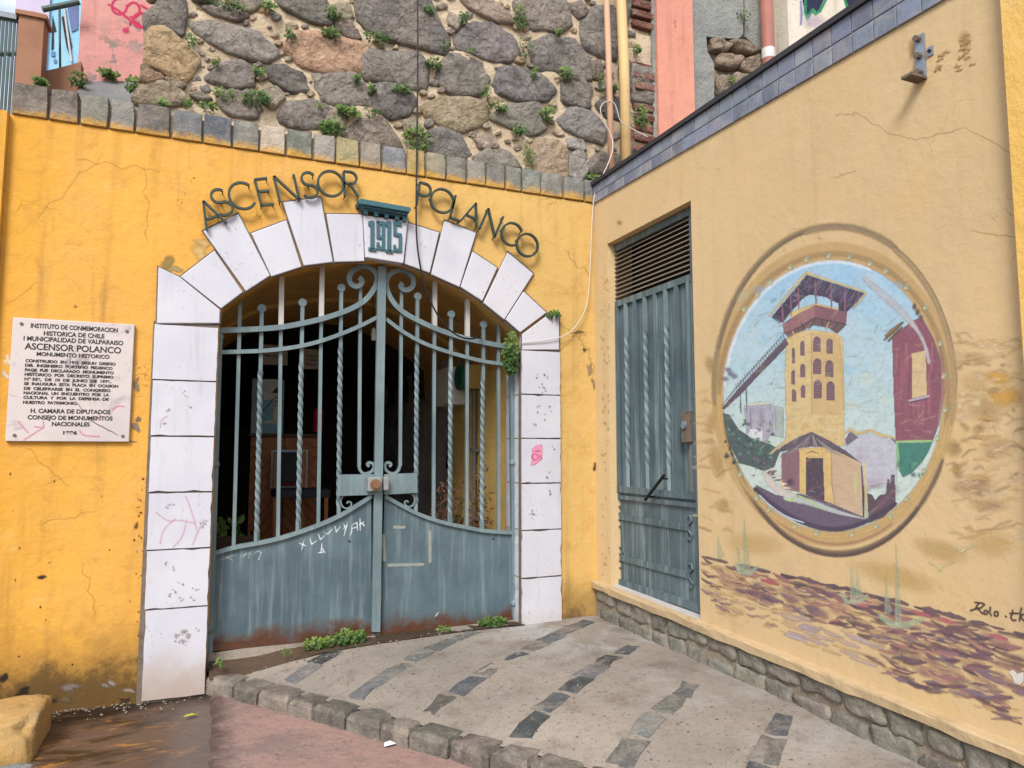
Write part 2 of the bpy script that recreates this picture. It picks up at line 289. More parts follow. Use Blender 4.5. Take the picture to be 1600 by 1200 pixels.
# ------------------------------------------------------------------ object helpers
def link(o, parent=None):
    COL.objects.link(o)
    if parent is not None:
        o.parent = parent
        o.location = -parent.matrix_basis.translation if parent.type == 'EMPTY' else Vector()
        p2 = parent.parent
        if p2 is not None and parent.type != 'EMPTY': o.location = Vector()
    return o
def tag(o, label=None, cat=None, group=None, kind=None):
    for k, v in (('label', label), ('category', cat), ('group', group), ('kind', kind)):
        if v: o[k] = v
    return o
def thing(name, base, label, cat, group=None):
    o = bpy.data.objects.new(name, None); o.location = base; o.empty_display_size = .1; COL.objects.link(o)
    return tag(o, label, cat, group)
class MB:
    def __init__(s): s.v = []; s.f = []; s.c = []
    def add(s, vs, fs, col=None):
        o = len(s.v); s.v += [tuple(x) for x in vs]; s.f += [tuple(i+o for i in f) for f in fs]
        if col is not None: s.c += [col]*len(vs) if not isinstance(col, list) else col
        return s
    def box(s, a, b):
        x0, y0, z0 = a; x1, y1, z1 = b
        return s.add([(x0,y0,z0),(x1,y0,z0),(x1,y1,z0),(x0,y1,z0),(x0,y0,z1),(x1,y0,z1),(x1,y1,z1),(x0,y1,z1)],
                     [(0,3,2,1),(4,5,6,7),(0,1,5,4),(1,2,6,5),(2,3,7,6),(3,0,4,7)])
    def prism(s, pts, off):                            # planar loop of 3D points extruded by a vector
        n = len(pts); off = Vector(off); A = [Vector(p) for p in pts]; B = [p+off for p in A]
        tri = tessellate_polygon([A]); s.add(A+B, [tuple(t) for t in tri]+[tuple(i+n for i in reversed(t)) for t in tri]+[(i, (i+1) % n, (i+1) % n+n, i+n) for i in range(n)])
        return s
    def tube(s, pts, r, k=8, cap=True):
        pts = [Vector(p) for p in pts]; n = len(pts); rr = r if isinstance(r, list) else [r]*n; vs = []; fs = []
        up = Vector((.31, .52, .79)); T0 = (pts[1]-pts[0]).normalized(); a = (up-T0*up.dot(T0)).normalized()
        for i, p in enumerate(pts):
            t = (pts[min(i+1, n-1)]-pts[max(i-1, 0)])
            t = t.normalized() if t.length > 1e-9 else T0
            a = (a-t*a.dot(t)).normalized(); b = t.cross(a)
            for j in range(k): vs.append(p+(a*math.cos(2*math.pi*j/k)+b*math.sin(2*math.pi*j/k))*rr[i])
        for i in range(n-1):
            for j in range(k): fs.append((i*k+j, i*k+(j+1) % k, (i+1)*k+(j+1) % k, (i+1)*k+j))
        if cap: fs += [tuple(reversed(range(k))), tuple((n-1)*k+j for j in range(k))]
        return s.add(vs, fs)
    def flat(s, pts, wd, y0, y1):                      # flat bar following a path in the gate plane
        n = len(pts); vs = []
        for i, p in enumerate(pts):
            t = Vector(pts[min(i+1, n-1)])-Vector(pts[max(i-1, 0)]); nn = Vector((-t.z, 0, t.x)).normalized()*(wd[i] if isinstance(wd, list) else wd)/2
            for q in (Vector(p)+nn, Vector(p)-nn): vs += [(q.x, y0, q.z), (q.x, y1, q.z)]
        fs = []
        for i in range(n-1):
            a = i*4; b = a+4; fs += [(a, b, b+2, a+2), (a+1, a+3, b+3, b+1), (a, a+1, b+1, b), (a+2, b+2, b+3, a+3)]
        fs += [(0, 2, 3, 1), ((n-1)*4, (n-1)*4+1, (n-1)*4+3, (n-1)*4+2)]
        return s.add(vs, fs)
    def twist(s, p0, p1, h, rate, y=None, z0=None, z1=None):   # square bar, twisted between heights z0..z1
        p0 = Vector(p0); p1 = Vector(p1); Ln = (p1-p0).length; n = max(2, int(Ln/.012)); vs = []; ang = math.pi/4
        for i in range(n+1):
            p = p0.lerp(p1, i/n)
            if z0 is None or z0 <= p.z <= z1: ang += rate*Ln/n
            for j in range(4): vs.append(p+Vector((math.cos(ang+j*math.pi/2), math.sin(ang+j*math.pi/2), 0))*h*1.41)
        fs = [(i*4+j, i*4+(j+1) % 4, i*4+4+(j+1) % 4, i*4+4+j) for i in range(n) for j in range(4)]+[(3, 2, 1, 0), (n*4, n*4+1, n*4+2, n*4+3)]
        return s.add(vs, fs)
    def build(s, name, mat, parent=None, smooth=False, bevel=0, color=None):
        me = bpy.data.meshes.new(name); me.from_pydata(s.v, [], s.f); me.update()
        if s.c:
            at = me.color_attributes.new('Col', 'FLOAT_COLOR', 'POINT')
            at.data.foreach_set('color', [x for c in s.c for x in c])
        bm = bmesh.new(); bm.from_mesh(me)
        if not s.c: bmesh.ops.recalc_face_normals(bm, faces=bm.faces)
        bm.to_mesh(me); bm.free()
        if smooth:
            for p in me.polygons: p.use_smooth = True
        me.materials.append(MAT[mat] if isinstance(mat, str) else mat)
        o = bpy.data.objects.new(name, me); link(o, parent)
        if color: o.color = color
        if bevel:
            b = o.modifiers.new('bevel', 'BEVEL'); b.width = bevel; b.segments = 2; b.limit_method = 'ANGLE'
        return o
def sphere(mb, c, r, k=10, sy=1.0):
    vs = []; fs = []; c = Vector(c)
    for i in range(1, k//2):
        th = math.pi*i/(k//2)
        for j in range(k): vs.append(c+Vector((r*math.sin(th)*math.cos(2*math.pi*j/k), sy*r*math.sin(th)*math.sin(2*math.pi*j/k), r*math.cos(th))))
    a = len(vs); vs += [c+Vector((0, 0, r)), c-Vector((0, 0, r))]; m = k//2-1
    for i in range(m-1):
        for j in range(k): fs.append((i*k+j, (i+1)*k+j, (i+1)*k+(j+1) % k, i*k+(j+1) % k))
    for j in range(k): fs += [(a, j, (j+1) % k), (a+1, (m-1)*k+(j+1) % k, (m-1)*k+j)]
    mb.add(vs, fs)
def jit(seed, a): r = random.Random(seed); return lambda: r.uniform(-a, a)
def vary(c, seed, a=.15):
    r = random.Random(seed); k = 1+r.uniform(-a, a); return tuple(min(1, x*k*(1+r.uniform(-.04, .04))) for x in c[:3])+(1,)

# rough stone from an outline: loop of 3D points on a plane, outward normal n, bulge b
def rock(name, loop, nrm, b, mat, parent, color, seed, sink=.03, cut=2):
    L_ = [Vector(p) for p in loop]; nrm = Vector(nrm)
    for _ in range(cut):
        L_ = [q for i, p in enumerate(L_) for q in (p.lerp(L_[(i+1) % len(L_)], .13), p.lerp(L_[(i+1) % len(L_)], .5)+(p-L_[(i+1) % len(L_)]).cross(nrm)*(.05*mnoise.noise(p*9)), p.lerp(L_[(i+1) % len(L_)], .87))]
    cen = sum(L_, Vector())/len(L_); n = len(L_); vs = []; r = random.Random(seed); sv = Vector((seed*1.7 % 91, seed*.37 % 53, 0))
    tilt = Vector((r.uniform(-.25, .25), r.uniform(-.25, .25), r.uniform(-.25, .25)))
    for sc_, h in ((1.03, -sink), (1.0, b*.15), (.93, b*.8), (.70, b*1.0), (.38, b*1.05)):
        for p in L_:
            q = cen+(p-cen)*sc_; nn = mnoise.noise(q*14+sv); n2 = mnoise.noise(q*32+sv)
            n0 = mnoise.noise(q*6+sv); n0 = (1-2*abs(n0))*.8-.3; hh = h+(b*(.9*n0+.5*nn+.3*n2)+tilt.dot(q-cen)*.16 if h > 0 else 0)
            vs.append(q+nrm*hh+(p-cen).normalized()*(n2*.012+nn*.008 if sc_ < 1.02 else 0))
    vs.append(cen+nrm*b*1.05); fs = []
    for k in range(4):
        for i in range(n): fs.append((k*n+i, k*n+(i+1) % n, (k+1)*n+(i+1) % n, (k+1)*n+i))
    for i in range(n): fs.append((4*n+i, 4*n+(i+1) % n, 5*n))
    return MB().add(vs, fs).build(name, mat, parent, smooth=True, color=color)

import numpy as np
_nr = np.random.default_rng(4)
def vnoise(h, w, cell):                                # smooth value noise
    gh, gw = int(h/cell)+3, int(w/cell)+3; g = _nr.random((gh, gw)); yy = np.arange(h)/cell; xx = np.arange(w)/cell
    y0 = yy.astype(int); x0 = xx.astype(int); fy = (yy-y0)[:, None]; fx = (xx-x0)[None]; fy = fy*fy*(3-2*fy); fx = fx*fx*(3-2*fx)
    return (g[y0][:, x0]*(1-fy)*(1-fx)+g[y0+1][:, x0]*fy*(1-fx)+g[y0][:, x0+1]*(1-fy)*fx+g[y0+1][:, x0+1]*fy*fx)
def sstep(x): x = np.clip(x, 0, 1); return x*x*(3-2*x)
class Painter:
    """Paint on a wall: patches, blobs and brush strokes blended into one thin sheet of small faces that carry the paint's colour."""
    def __init__(s, mp, o=.0015, step=1.0, haze=0): s.haze = haze; s.mp = mp; s.o = o; s.step = step; s.ops = []
    def poly(s, pts, col, a=1.0): s.ops.append(('p', pts, col, a)); return s
    def blob(s, u, v, ru, rv, col, a=.8, rot=0, k=14, core=.15): s.ops.append(('b', u, v, ru, rv, col, a, rot, core)); return s
    def grad(s, u, v, ru, rv, fn, a=1.0, k=48, rings=8): s.ops.append(('g', u, v, ru, rv, fn, a)); return s
    def stroke(s, pts, wd, col, a=1.0, soft=.35, taper=True): s.ops.append(('s', pts, wd, col, a, soft, taper)); return s
    def build(s, name, parent=None, clip=None, label=None):
        ext = []
        for o in s.ops:
            if o[0] == 'p': ext += o[1]
            elif o[0] in 'bg': m = max(o[3], o[4]); ext += [(o[1]-m, o[2]-m), (o[1]+m, o[2]+m)]
            else: m = max(o[2]) if isinstance(o[2], list) else o[2]; ext += [(p[0]-m, p[1]-m) for p in o[1]]+[(p[0]+m, p[1]+m) for p in o[1]]
        u0 = min(e[0] for e in ext)-2; v0 = min(e[1] for e in ext)-2; u1 = max(e[0] for e in ext)+2; v1 = max(e[1] for e in ext)+2
        if clip: u0, v0, u1, v1 = max(u0, clip[0]), max(v0, clip[1]), min(u1, clip[2]), min(v1, clip[3])
        st = s.step; W = int((u1-u0)/st)+2; H = int((v1-v0)/st)+2
        rgb = np.zeros((H, W, 3)); A = np.zeros((H, W)); n1 = vnoise(H, W, 3.2/st)*.6+vnoise(H, W, 1.4/st)*.4; n2 = vnoise(H, W, 9/st)
        def comp(i0, i1, j0, j1, cov, col, al):
            k = n1[j0:j1, i0:i1]; e = np.clip(4*cov*(1-cov), 0, 1); cov = np.clip(cov+(k-.5)*.35*e, 0, 1)*al*np.clip(.82+.36*k, 0, 1)
            a0 = A[j0:j1, i0:i1]; an = cov+a0*(1-cov); q = np.where(an > 1e-4, cov/np.maximum(an, 1e-4), 0)[..., None]
            rgb[j0:j1, i0:i1] = rgb[j0:j1, i0:i1]*(1-q)+np.asarray(col)*q; A[j0:j1, i0:i1] = an
        def win(a, b, c, d):
            i0 = max(0, int((a-u0)/st)-1); i1 = min(W, int((c-u0)/st)+3); j0 = max(0, int((b-v0)/st)-1); j1 = min(H, int((d-v0)/st)+3)
            if i1 <= i0 or j1 <= j0: return None
            return i0, i1, j0, j1, (u0+np.arange(i0, i1)*st)[None]+np.zeros((j1-j0, 1)), (v0+np.arange(j0, j1)*st)[:, None]+np.zeros((1, i1-i0))
        for o in s.ops:
            if o[0] == 'p':
                P_ = o[1]; w_ = win(min(p[0] for p in P_), min(p[1] for p in P_), max(p[0] for p in P_), max(p[1] for p in P_))
                if not w_: continue
                i0, i1, j0, j1, X, Y = w_; ins = np.zeros(X.shape, bool)
                for (xa, ya), (xb, yb) in zip(P_, P_[1:]+P_[:1]):
                    if ya != yb: ins ^= ((ya > Y) != (yb > Y)) & (X < (xb-xa)*(Y-ya)/(yb-ya)+xa)
                comp(i0, i1, j0, j1, ins*1.0, o[2][:3], o[3])
            elif o[0] in 'bg':
                _, u, v, ru, rv = o[:5]; m = max(ru, rv); w_ = win(u-m, v-m, u+m, v+m)
                if not w_: continue
                i0, i1, j0, j1, X, Y = w_; rot = o[7] if o[0] == 'b' else 0; dx, dy = X-u, Y-v; c, t = math.cos(rot), math.sin(rot)
                d = np.sqrt(((dx*c+dy*t)/ru)**2+((-dx*t+dy*c)/rv)**2)
                if o[0] == 'b': comp(i0, i1, j0, j1, sstep((1-d)/(1-o[8])), o[5][:3], o[6])
                else:
                    cc = np.array([[o[5](x, y)[:3] for x in X[0]] for y in Y[:, 0]]); comp(i0, i1, j0, j1, sstep((1-d)*60), cc, o[6])
            else:
                _, pts, wd, col, a, soft, taper = o
                if len(pts) == 2: pts = [pts[0], ((pts[0][0]+pts[1][0])/2, (pts[0][1]+pts[1][1])/2), pts[1]]
                n = len(pts); ws = wd if isinstance(wd, list) else [wd]*n; ws = [max(x, st*1.3) for x in ws]
                if taper: ws = [x*(.55 if i in (0, n-1) else 1) for i, x in enumerate(ws)]
                m = max(ws); w_ = win(min(p[0] for p in pts)-m, min(p[1] for p in pts)-m, max(p[0] for p in pts)+m, max(p[1] for p in pts)+m)
                if not w_: continue
                i0, i1, j0, j1, X, Y = w_; best = np.zeros(X.shape)
                for i in range(n-1):
                    (xa, ya), (xb, yb) = pts[i], pts[i+1]; dx, dy = xb-xa, yb-ya; L2 = dx*dx+dy*dy or 1e-6
                    t = np.clip(((X-xa)*dx+(Y-ya)*dy)/L2, 0, 1); d = np.hypot(X-xa-t*dx, Y-ya-t*dy); hw = (ws[i]*(1-t)+ws[i+1]*t)/2
                    best = np.maximum(best, np.clip((hw+st*.35-d)/np.maximum(hw*soft*1.6, st*.7), 0, 1))
                comp(i0, i1, j0, j1, best, col[:3], a)
        rgb *= (.93+.14*n1+.08*(n2-.5))[..., None]
        if s.haze: rgb = rgb*(1-s.haze)+np.asarray(C(222, 204, 172)[:3])*s.haze
        keep = A > .03; kc = keep[:-1, :-1] | keep[1:, :-1] | keep[:-1, 1:] | keep[1:, 1:]
        used = np.zeros((H, W), bool); used[:-1, :-1] |= kc; used[1:, :-1] |= kc; used[:-1, 1:] |= kc; used[1:, 1:] |= kc
        idx = -np.ones((H, W), int); jj, ii = np.nonzero(used); idx[jj, ii] = np.arange(len(jj))
        vs = [tuple(s.mp(u0+i*st, v0+j*st, s.o)) for j, i in zip(jj.tolist(), ii.tolist())]
        cj, ci = np.nonzero(kc); fs = np.stack([idx[cj, ci], idx[cj+1, ci], idx[cj+1, ci+1], idx[cj, ci+1]], 1)
        me = bpy.data.meshes.new(name); me.from_pydata(vs, [], fs.tolist()); at = me.color_attributes.new('Col', 'FLOAT_COLOR', 'POINT')
        at.data.foreach_set('color', np.concatenate([rgb[jj, ii], A[jj, ii][:, None]], 1).astype(np.float32).ravel())
        me.materials.append(MAT['paint']); o = bpy.data.objects.new(name, me); link(o, parent); o['kind'] = 'stuff'
        if label: o['label'] = label
        return o
front_map = lambda y: (lambda u, v, o: P(u, v, y)+Vector((0, -o, 0)))
side_map = lambda u, v, o: Q(u, v)+Vector((-o, 0, 0))
def smooth_path(pts, it=2):
    for _ in range(it):
        q = [pts[0]]
        for a, b in zip(pts, pts[1:]): q += [tuple(a[i]*.75+b[i]*.25 for i in range(len(a))), tuple(a[i]*.25+b[i]*.75 for i in range(len(a)))]
        pts = q+[pts[-1]]
    return pts

# ================================================================== SETTING
tag(MB().add([(-400,-400,0),(400,-400,0),(400,400,0),(-400,400,0)], [(0,1,2,3)]).build('ground', 'asphalt'), kind='structure')
# pavement in front of the wall: pink part and the wet brown gutter part
def sheet(name, x0, x1, y0, y1, zf, mat, n=40):
    mb = MB(); vs = [(x0+(x1-x0)*i/n, y0+(y1-y0)*j/n, zf(x0+(x1-x0)*i/n, y0+(y1-y0)*j/n)) for j in range(n+1) for i in range(n+1)]
    mb.add(vs, [(j*(n+1)+i, j*(n+1)+i+1, (j+1)*(n+1)+i+1, (j+1)*(n+1)+i) for j in range(n) for i in range(n)])
    return tag(mb.build(name, mat, smooth=True), kind='structure')
nz3 = lambda x, y, s, a: a*mnoise.noise(Vector((x*s, y*s, 3.3)))
pv = sheet('pavement', .045, 6, -7, .02, lambda x, y: .138+nz3(x, y, 3, .006), 'pave', 110)
for v in pv.data.vertices:
    if v.co.x < .05: v.co.x += .035*mnoise.noise(Vector((v.co.y*5, 0, 7)))+.02*mnoise.noise(Vector((v.co.y*16, 0, 2))); v.co.z = .118
sheet('gutter', -4, .25, -7, .3, lambda x, y: .124+nz3(x, y, 2.5, .008)-.012*max(0, min(1, (.05-x)*4)), 'wet', 60)
KD = Vector((.575, -.818, 0)).normalized(); KN = Vector((-KD.y, KD.x, 0)); K0 = Vector((.03, .0, 0))
def ramp_z(x, y):
    d = max(0, (Vector((x, y, 0))-K0).dot(KN)-.14); return .217+.146*(1-math.exp(-d/.45))
def RP(s, d, dz=0): p = K0+KD*s+KN*d; return Vector((p.x, p.y, ramp_z(p.x, p.y)+dz))
mb = MB(); n1, n2 = 60, 44; vs = []
for i in range(n1+1):
    for j in range(n2+1):
        p = RP(-1.2+i*5.6/n1, .10+j*3.4/n2); p.z += nz3(p.x, p.y, 2.2, .008)
        if p.y > .12: p.y = .12
        p.x = max(p.x, .04)
        vs.append(p)
mb.add(vs, [(i*(n2+1)+j, i*(n2+1)+j+1, (i+1)*(n2+1)+j+1, (i+1)*(n2+1)+j) for i in range(n1) for j in range(n2)])
ramp = tag(mb.build('ramp', 'ramp', smooth=True), kind='structure')
def cobble(name, s, d, ls, ld, seed, parent, hgt=.012, depth=.05, color=None, mat='granite'):
    j = jit(seed, .014); base = [(s-ls/2, d-ld/2), (s, d-ld/2), (s+ls/2, d-ld/2), (s+ls/2, d), (s+ls/2, d+ld/2), (s, d+ld/2), (s-ls/2, d+ld/2), (s-ls/2, d)]
    base = [(a+j(), b+j()) for a, b in base]; top = []
    for q, h in ((1.0, -depth), (.98, hgt*.1), (.86, hgt*.8), (.45, hgt*1.15)):
        for a, b in base: top.append(RP(s+(a-s)*q, d+(b-d)*q, h+(j()*.25 if h > 0 else 0)))
    top.append(RP(s, d, hgt*1.1)); n = 8
    fs = [(k*n+i, k*n+(i+1) % n, (k+1)*n+(i+1) % n, (k+1)*n+i) for k in range(3) for i in range(n)]+[(3*n+i, 3*n+(i+1) % n, 4*n) for i in range(n)]
    return MB().add(top, fs).build(name, mat, parent, smooth=False, color=color)
greys = [C(104, 105, 108), C(90, 93, 98), C(112, 111, 108), C(76, 78, 82), C(106, 102, 95), C(116, 117, 116)]
for r_, (s0, n0, n9) in enumerate(((.52, 0, 6), (1.06, 0, 8), (1.60, 0, 10), (2.14, 0, 10), (2.69, 0, 9), (3.23, 0, 7))):
    for k in range(n0, n9):
        d = .29+k*.238+random.Random(r_*50+k).uniform(-.02, .02); p = RP(s0, d)
        if p.x > XW-.2 or p.y > -.06 or (r_ in (3, 4, 5) and p.x > XW-.22): continue
        rr = random.Random(r_*77+k); cobble('cobblestone', s0+rr.uniform(-.02, .02), d, rr.uniform(.10, .125), rr.uniform(.212, .240), r_*40+k, ramp, .005, .05, vary(greys[(r_*5+k*3) % 6], k+r_*9, .25))
kerb = tag(MB().prism([K0+KD*-.05+KN*.03+Vector((0,0,-.1)), K0+KD*4.6+KN*.03+Vector((0,0,-.1)), K0+KD*4.6+KN*.03+Vector((0,0,.205)), K0+KD*-.05+KN*.03+Vector((0,0,.205))], KN*.14).build('kerb', 'dirtymortar'), kind='structure')
s = .0; k = 0
while s < 4.4:
    rr = random.Random(900+k); Ls = rr.uniform(.19, .27); j = jit(700+k, .007)
    mb = MB(); z1 = .226; vs = []
    for zz, q in ((.05, 0), (z1-.025, 0), (z1, .016)):
        for a, b in ((s+q, .0+q), (s+Ls*.5, -.006+q), (s+Ls-.012-q, .0+q), (s+Ls-.012-q, .075), (s+Ls-.012-q, .155-q), (s+Ls*.5, .16-q), (s+q, .155-q), (s+q, .075)):
            p = K0+KD*(a+j())+KN*(b+j()); vs.append((p.x, p.y, zz+(j()*.6 if zz > .1 else 0)))
    c = K0+KD*(s+Ls/2)+KN*.08; vs.append((c.x, c.y, z1+.006)); n = 8
    mb.add(vs, [(q*n+i, q*n+(i+1) % n, (q+1)*n+(i+1) % n, (q+1)*n+i) for q in range(2) for i in range(n)]+[(2*n+i, 2*n+(i+1) % n, 3*n) for i in range(n)])
    mb.build('kerb_stone', 'granite', kerb, color=vary(C(112, 106, 98), k, .22)); s += Ls; k += 1
# dirt strip at the foot of the gate
mb = MB(); vs = []
for i in range(41):
    x = .05+i*2.1/40
    for j in range(6):
        t = j/5; y = .30-t*.36; z = ramp_z(x, -.06)*t+(.335+.01*i/40)*(1-t)+nz3(x*3, y*3, 3, .012)+.004
        vs.append((x, y, z))
mb.add(vs, [(i*6+j, i*6+j+1, i*6+7+j, i*6+6+j) for i in range(40) for j in range(5)]); tag(mb.build('dirt_strip', mortar('dirt', C(104, 84, 66), C(70, 54, 42)), smooth=True), kind='structure')

# ================================================================== GATE WALL
gw = thing('gate_wall', (.8, 0, .14), 'yellow plastered wall with a white block arch round the iron gate', 'wall')
intr = [(344,484),(361,470),(380,456),(400,443),(422,431),(446,422),(472,416),(497,411),(522,409),(546,407),(570,407),(600,408),(630,412),(671,426),(718,448),(754,471),(788,500),(816,524)]
ip = [P(u, v) for u, v in intr]; ip[0].x = .036; ip[-1].x = 2.145
outline = [Vector((-1.165,0,-.1)), Vector((-1.165,0,3.60)), Vector((2.785,0,3.575)), Vector((2.785,0,-.1)), Vector((2.145,0,-.1))]+list(reversed(ip))+[Vector((.036,0,-.1))]
MB().prism(outline, (0, .28, 0)).build('plaster_face', 'yellow', gw)
# return of the wall at the left
MB().box((-1.30, -.05, -.1), (-1.166, .27, 3.60)).build('return_wall', 'yellow', gw)
# coping
b1 = [18,76,123,170,211,267,316,363,405,447,489,523]; b2 = [523.6,561,596,635,664,696,728,758,788.6,814,844,878,912,927]
edges = b1[:-1]+b2
ccol = [(128,118,108),(118,108,102),(140,140,126),(160,156,150),(108,102,98),(122,124,126),(98,104,114),(122,126,122),(206,190,172),(122,128,118),(178,170,158),(176,164,120),(150,140,126),(136,138,142),(196,166,96),(158,150,126),(138,136,126),(154,150,138),(132,130,122),(142,142,132),(140,144,136),(136,136,130),(140,140,134),(128,130,130)]
MB().box((-1.16, .012, 3.602), (2.78, .36, 3.755)).build('coping_bed', 'dirtymortar', gw)
for i in range(len(edges)-1):
    xl = P(edges[i], 250).x; xr = P(edges[i+1], 290).x; xl = -1.16 if i == 0 else P(edges[i], 180+edges[i]*.13).x; xr = P(edges[i+1], 180+edges[i+1]*.13).x
    g = .007; j = jit(i, .005); zb = 3.602-.02*(xl+1.16)/3.9; zt = 3.80-.035*(xl+1.16)/3.9
    mb = MB(); x0, x1 = xl+g, xr-g; fr = [(x0+j(), zb+abs(j())*.5), ((x0+x1)/2, zb), (x1+j(), zb+abs(j())*.5), (x1+j(), (zb+zt)/2), (x1-.004+j(), zt+j()), ((x0+x1)/2, zt+j()), (x0+.004+j(), zt+j()), (x0+j(), (zb+zt)/2)]
    cx, cz = (x0+x1)/2, (zb+zt)/2; vs = []
    for q, y in ((1.0, .30), (1.0, -.004), (.955, -.016), (.5, -.020+j()*.6)): vs += [(cx+(a-cx)*q, y+(j()*.5 if y < 0 else 0), cz+(b-cz)*q) for a, b in fr]
    vs.append((cx, -.021, cz)); n = 8
    mb.add(vs, [(q*n+m, q*n+(m+1) % n, (q+1)*n+(m+1) % n, (q+1)*n+m) for q in range(3) for m in range(n)]+[(3*n+m, 3*n+(m+1) % n, 4*n) for m in range(n)])
    mb.build('coping_stone', 'cop', gw, color=C(*ccol[i]))
# jamb blocks
def chipped(loop, off, seed, bev):                    # block with a slightly uneven, chipped outline
    r = random.Random(seed); pts = []
    for a, b in zip(loop, loop[1:]+loop[:1]):
        a = Vector(a); b = Vector(b); m = max(2, int((b-a).length/.045)); nn_ = Vector((-(b-a).z, 0, (b-a).x)).normalized()
        for i in range(m): pts.append(a.lerp(b, i/m)+nn_*(r.uniform(-.0016, .0016)+(r.choice((-1, 1))*0)+(0 if r.random() > .10 else -.006*(1 if i else 0))))
    return MB().prism(pts, off).build('jamb_block', 'white', gw, bevel=bev)
def blockx(x0, x1, z0, z1, y0, y1, name='jamb_block'): return chipped([(x0, y0, z0), (x0, y0, z1), (x1, y0, z1), (x1, y0, z0)], (0, y1-y0, 0), int(z0*1000+x0*77), .004)
MB().box((-.345, -.014, .10), (.031, .03, 2.41)).build('joint_mortar', 'joint', gw); MB().box((2.135, -.014, .25), (2.462, .03, 2.375)).build('joint_mortar', 'joint', gw)
zl = [.125, .655, 1.008, 1.352, 1.696, 2.043, 2.392]
for a, b in zip(zl, zl[1:]):
    t0 = (a-.14)/2.3; blockx(-.315-.025*t0+.0, .028, a+.005, b-.005, -.03, .10)
zr = [.28, .683, 1.026, 1.368, 1.700, 2.028, 2.362]
for a, b in zip(zr, zr[1:]): blockx(2.138, 2.455, a+.005, b-.005, -.03, .285)
z4 = ZZ(200, 280, 4); z5 = ZZ(520, 280, 3.636)
VS = [z4([(190,548),(325,612),(575,815),(572,900),(180,900)]), z4([(328,608),(540,445),(718,705),(582,808)]), z4([(470,325),(690,215),(888,602),(737,700)]),
      z4([(770,337),(990,255),(1085,547),(897,608)]), z4([(968,145),(1205,112),(1281,517),(1100,540)]), z4([(1240,216),(1466,220),(1478,512),(1292,517)]),
      z5([(427,247),(605,302),(551,532),(407,480)]), z5([(635,235),(815,305),(720,612),(560,540)]), z5([(795,410),(935,502),(850,692),(727,612)]),
      z5([(995,415),(1140,537),(975,797),(857,702)]), z5([(1085,637),(1215,757),(1065,870),(982,797)]), z5([(1078,880),(1219,775),(1287,758),(1287,968),(1078,968)])]
for pl in VS:
    pts = [P(u, v, -.016) for u, v in pl]; cn = sum(pts, Vector())/len(pts); MB().prism([cn+(p-cn)*1.045 for p in pts], (0, .02, 0)).build('joint_mortar', 'joint', gw)  # joint mortar; the wider grey rim also stands in for the blocks' shadow
    pts = [P(u, v, -.03) for u, v in pl]; MB().prism(pts, (0, .06, 0)).build('voussoir', 'white', gw, bevel=.005)
# underside of the arch: short returns of the blocks
key = MB().prism([P(u, v, -.055) for u, v in z5([(175,203),(427,238),(402,478),(187,443)])], (0, .08, 0)).build('keystone', 'white', gw, bevel=.006)
kz = lambda pts, y: [P(u, v, y) for u, v in z5(pts)]
mb = MB(); mb.prism(kz([(145,118),(160,110),(440,160),(445,172),(438,186),(150,136)], -.13), (0, .13, 0))
mb.prism(kz([(160,138),(432,187),(424,205),(172,158)], -.105), (0, .10, 0)); mb.prism(kz([(170,158),(426,204),(424,218),(174,172)], -.085), (0, .08, 0))
for t in (0.0, .25, .5, .75, .93):
    x = 176+t*238; y = 172+t*44; mb.prism(kz([(x,y),(x+24,y+4),(x+22,y+26),(x+2,y+22)], -.083), (0, .03, 0))
mb.build('cornice', 'teal', key)
def numeral(rects):
    mb = MB()
    for x0, y0, x1, y1 in rects:
        sk = lambda x: (x-205)*.135
        mb.prism(kz([(x0,y0+sk(x0)),(x1,y0+sk(x1)),(x1,y1+sk(x1)),(x0,y1+sk(x0))], -.068), (0, .02, 0))
    mb.build('numeral', 'teal', key)
numeral([(215,232,236,402),(203,238,216,262),(204,386,248,404)])
numeral([(250,228,268,330),(250,228,296,248),(280,249,297,392),(268,310,280,328),(250,372,280,392),(250,350,266,371)])
numeral([(311,222,331,396),(301,230,312,252),(302,384,342,402)])
numeral([(346,218,392,240),(346,241,362,300),(362,282,392,302),(376,303,393,388),(346,372,376,390),(346,352,360,371)])
# wear, peeled patches, cracks on the yellow wall
pt = Painter(front_map(0)); rr = random.Random(5)
for u, v, a, b, col in [(258,412,16,12,(150,128,70)),(275,425,14,10,(172,150,100)),(305,395,20,14,(214,180,110)),(322,380,22,10,(205,170,105)),(214,600,6,14,(140,124,104)),(212,665,9,12,(140,124,104)),(216,655,5,8,(120,104,88)),(208,690,6,3,(150,130,100)),(12,560,7,12,(236,220,190)),(9,585,6,8,(228,214,190)),(66,902,9,5,(40,34,30)),(117,478,4,3,(150,120,70)),(213,820,4,8,(110,84,40)),(905,520,14,3,(120,92,60)),(914,548,5,5,(100,76,52)),(922,575,5,14,(160,136,104)),(928,600,4,10,(150,130,104)),(930,728,5,8,(96,66,40)),(170,1070,16,7,(150,138,124)),(110,1075,22,9,(128,116,108)),(200,1078,14,5,(158,146,130)),(217,1073,4,4,(220,206,190)),(100,1092,20,7,(110,92,66)),(30,1080,18,8,(40,28,18)),(8,1060,10,10,(40,28,18)),(195,1095,16,4,(60,44,26)),(70,1100,30,6,(50,36,22))]:
    for _ in range(3): pt.blob(u+rr.uniform(-a, a)*.5, v+rr.uniform(-b, b)*.5, a*rr.uniform(.5, .9), b*rr.uniform(.5, .9), C(*col), .9, rr.uniform(-.6, .6))
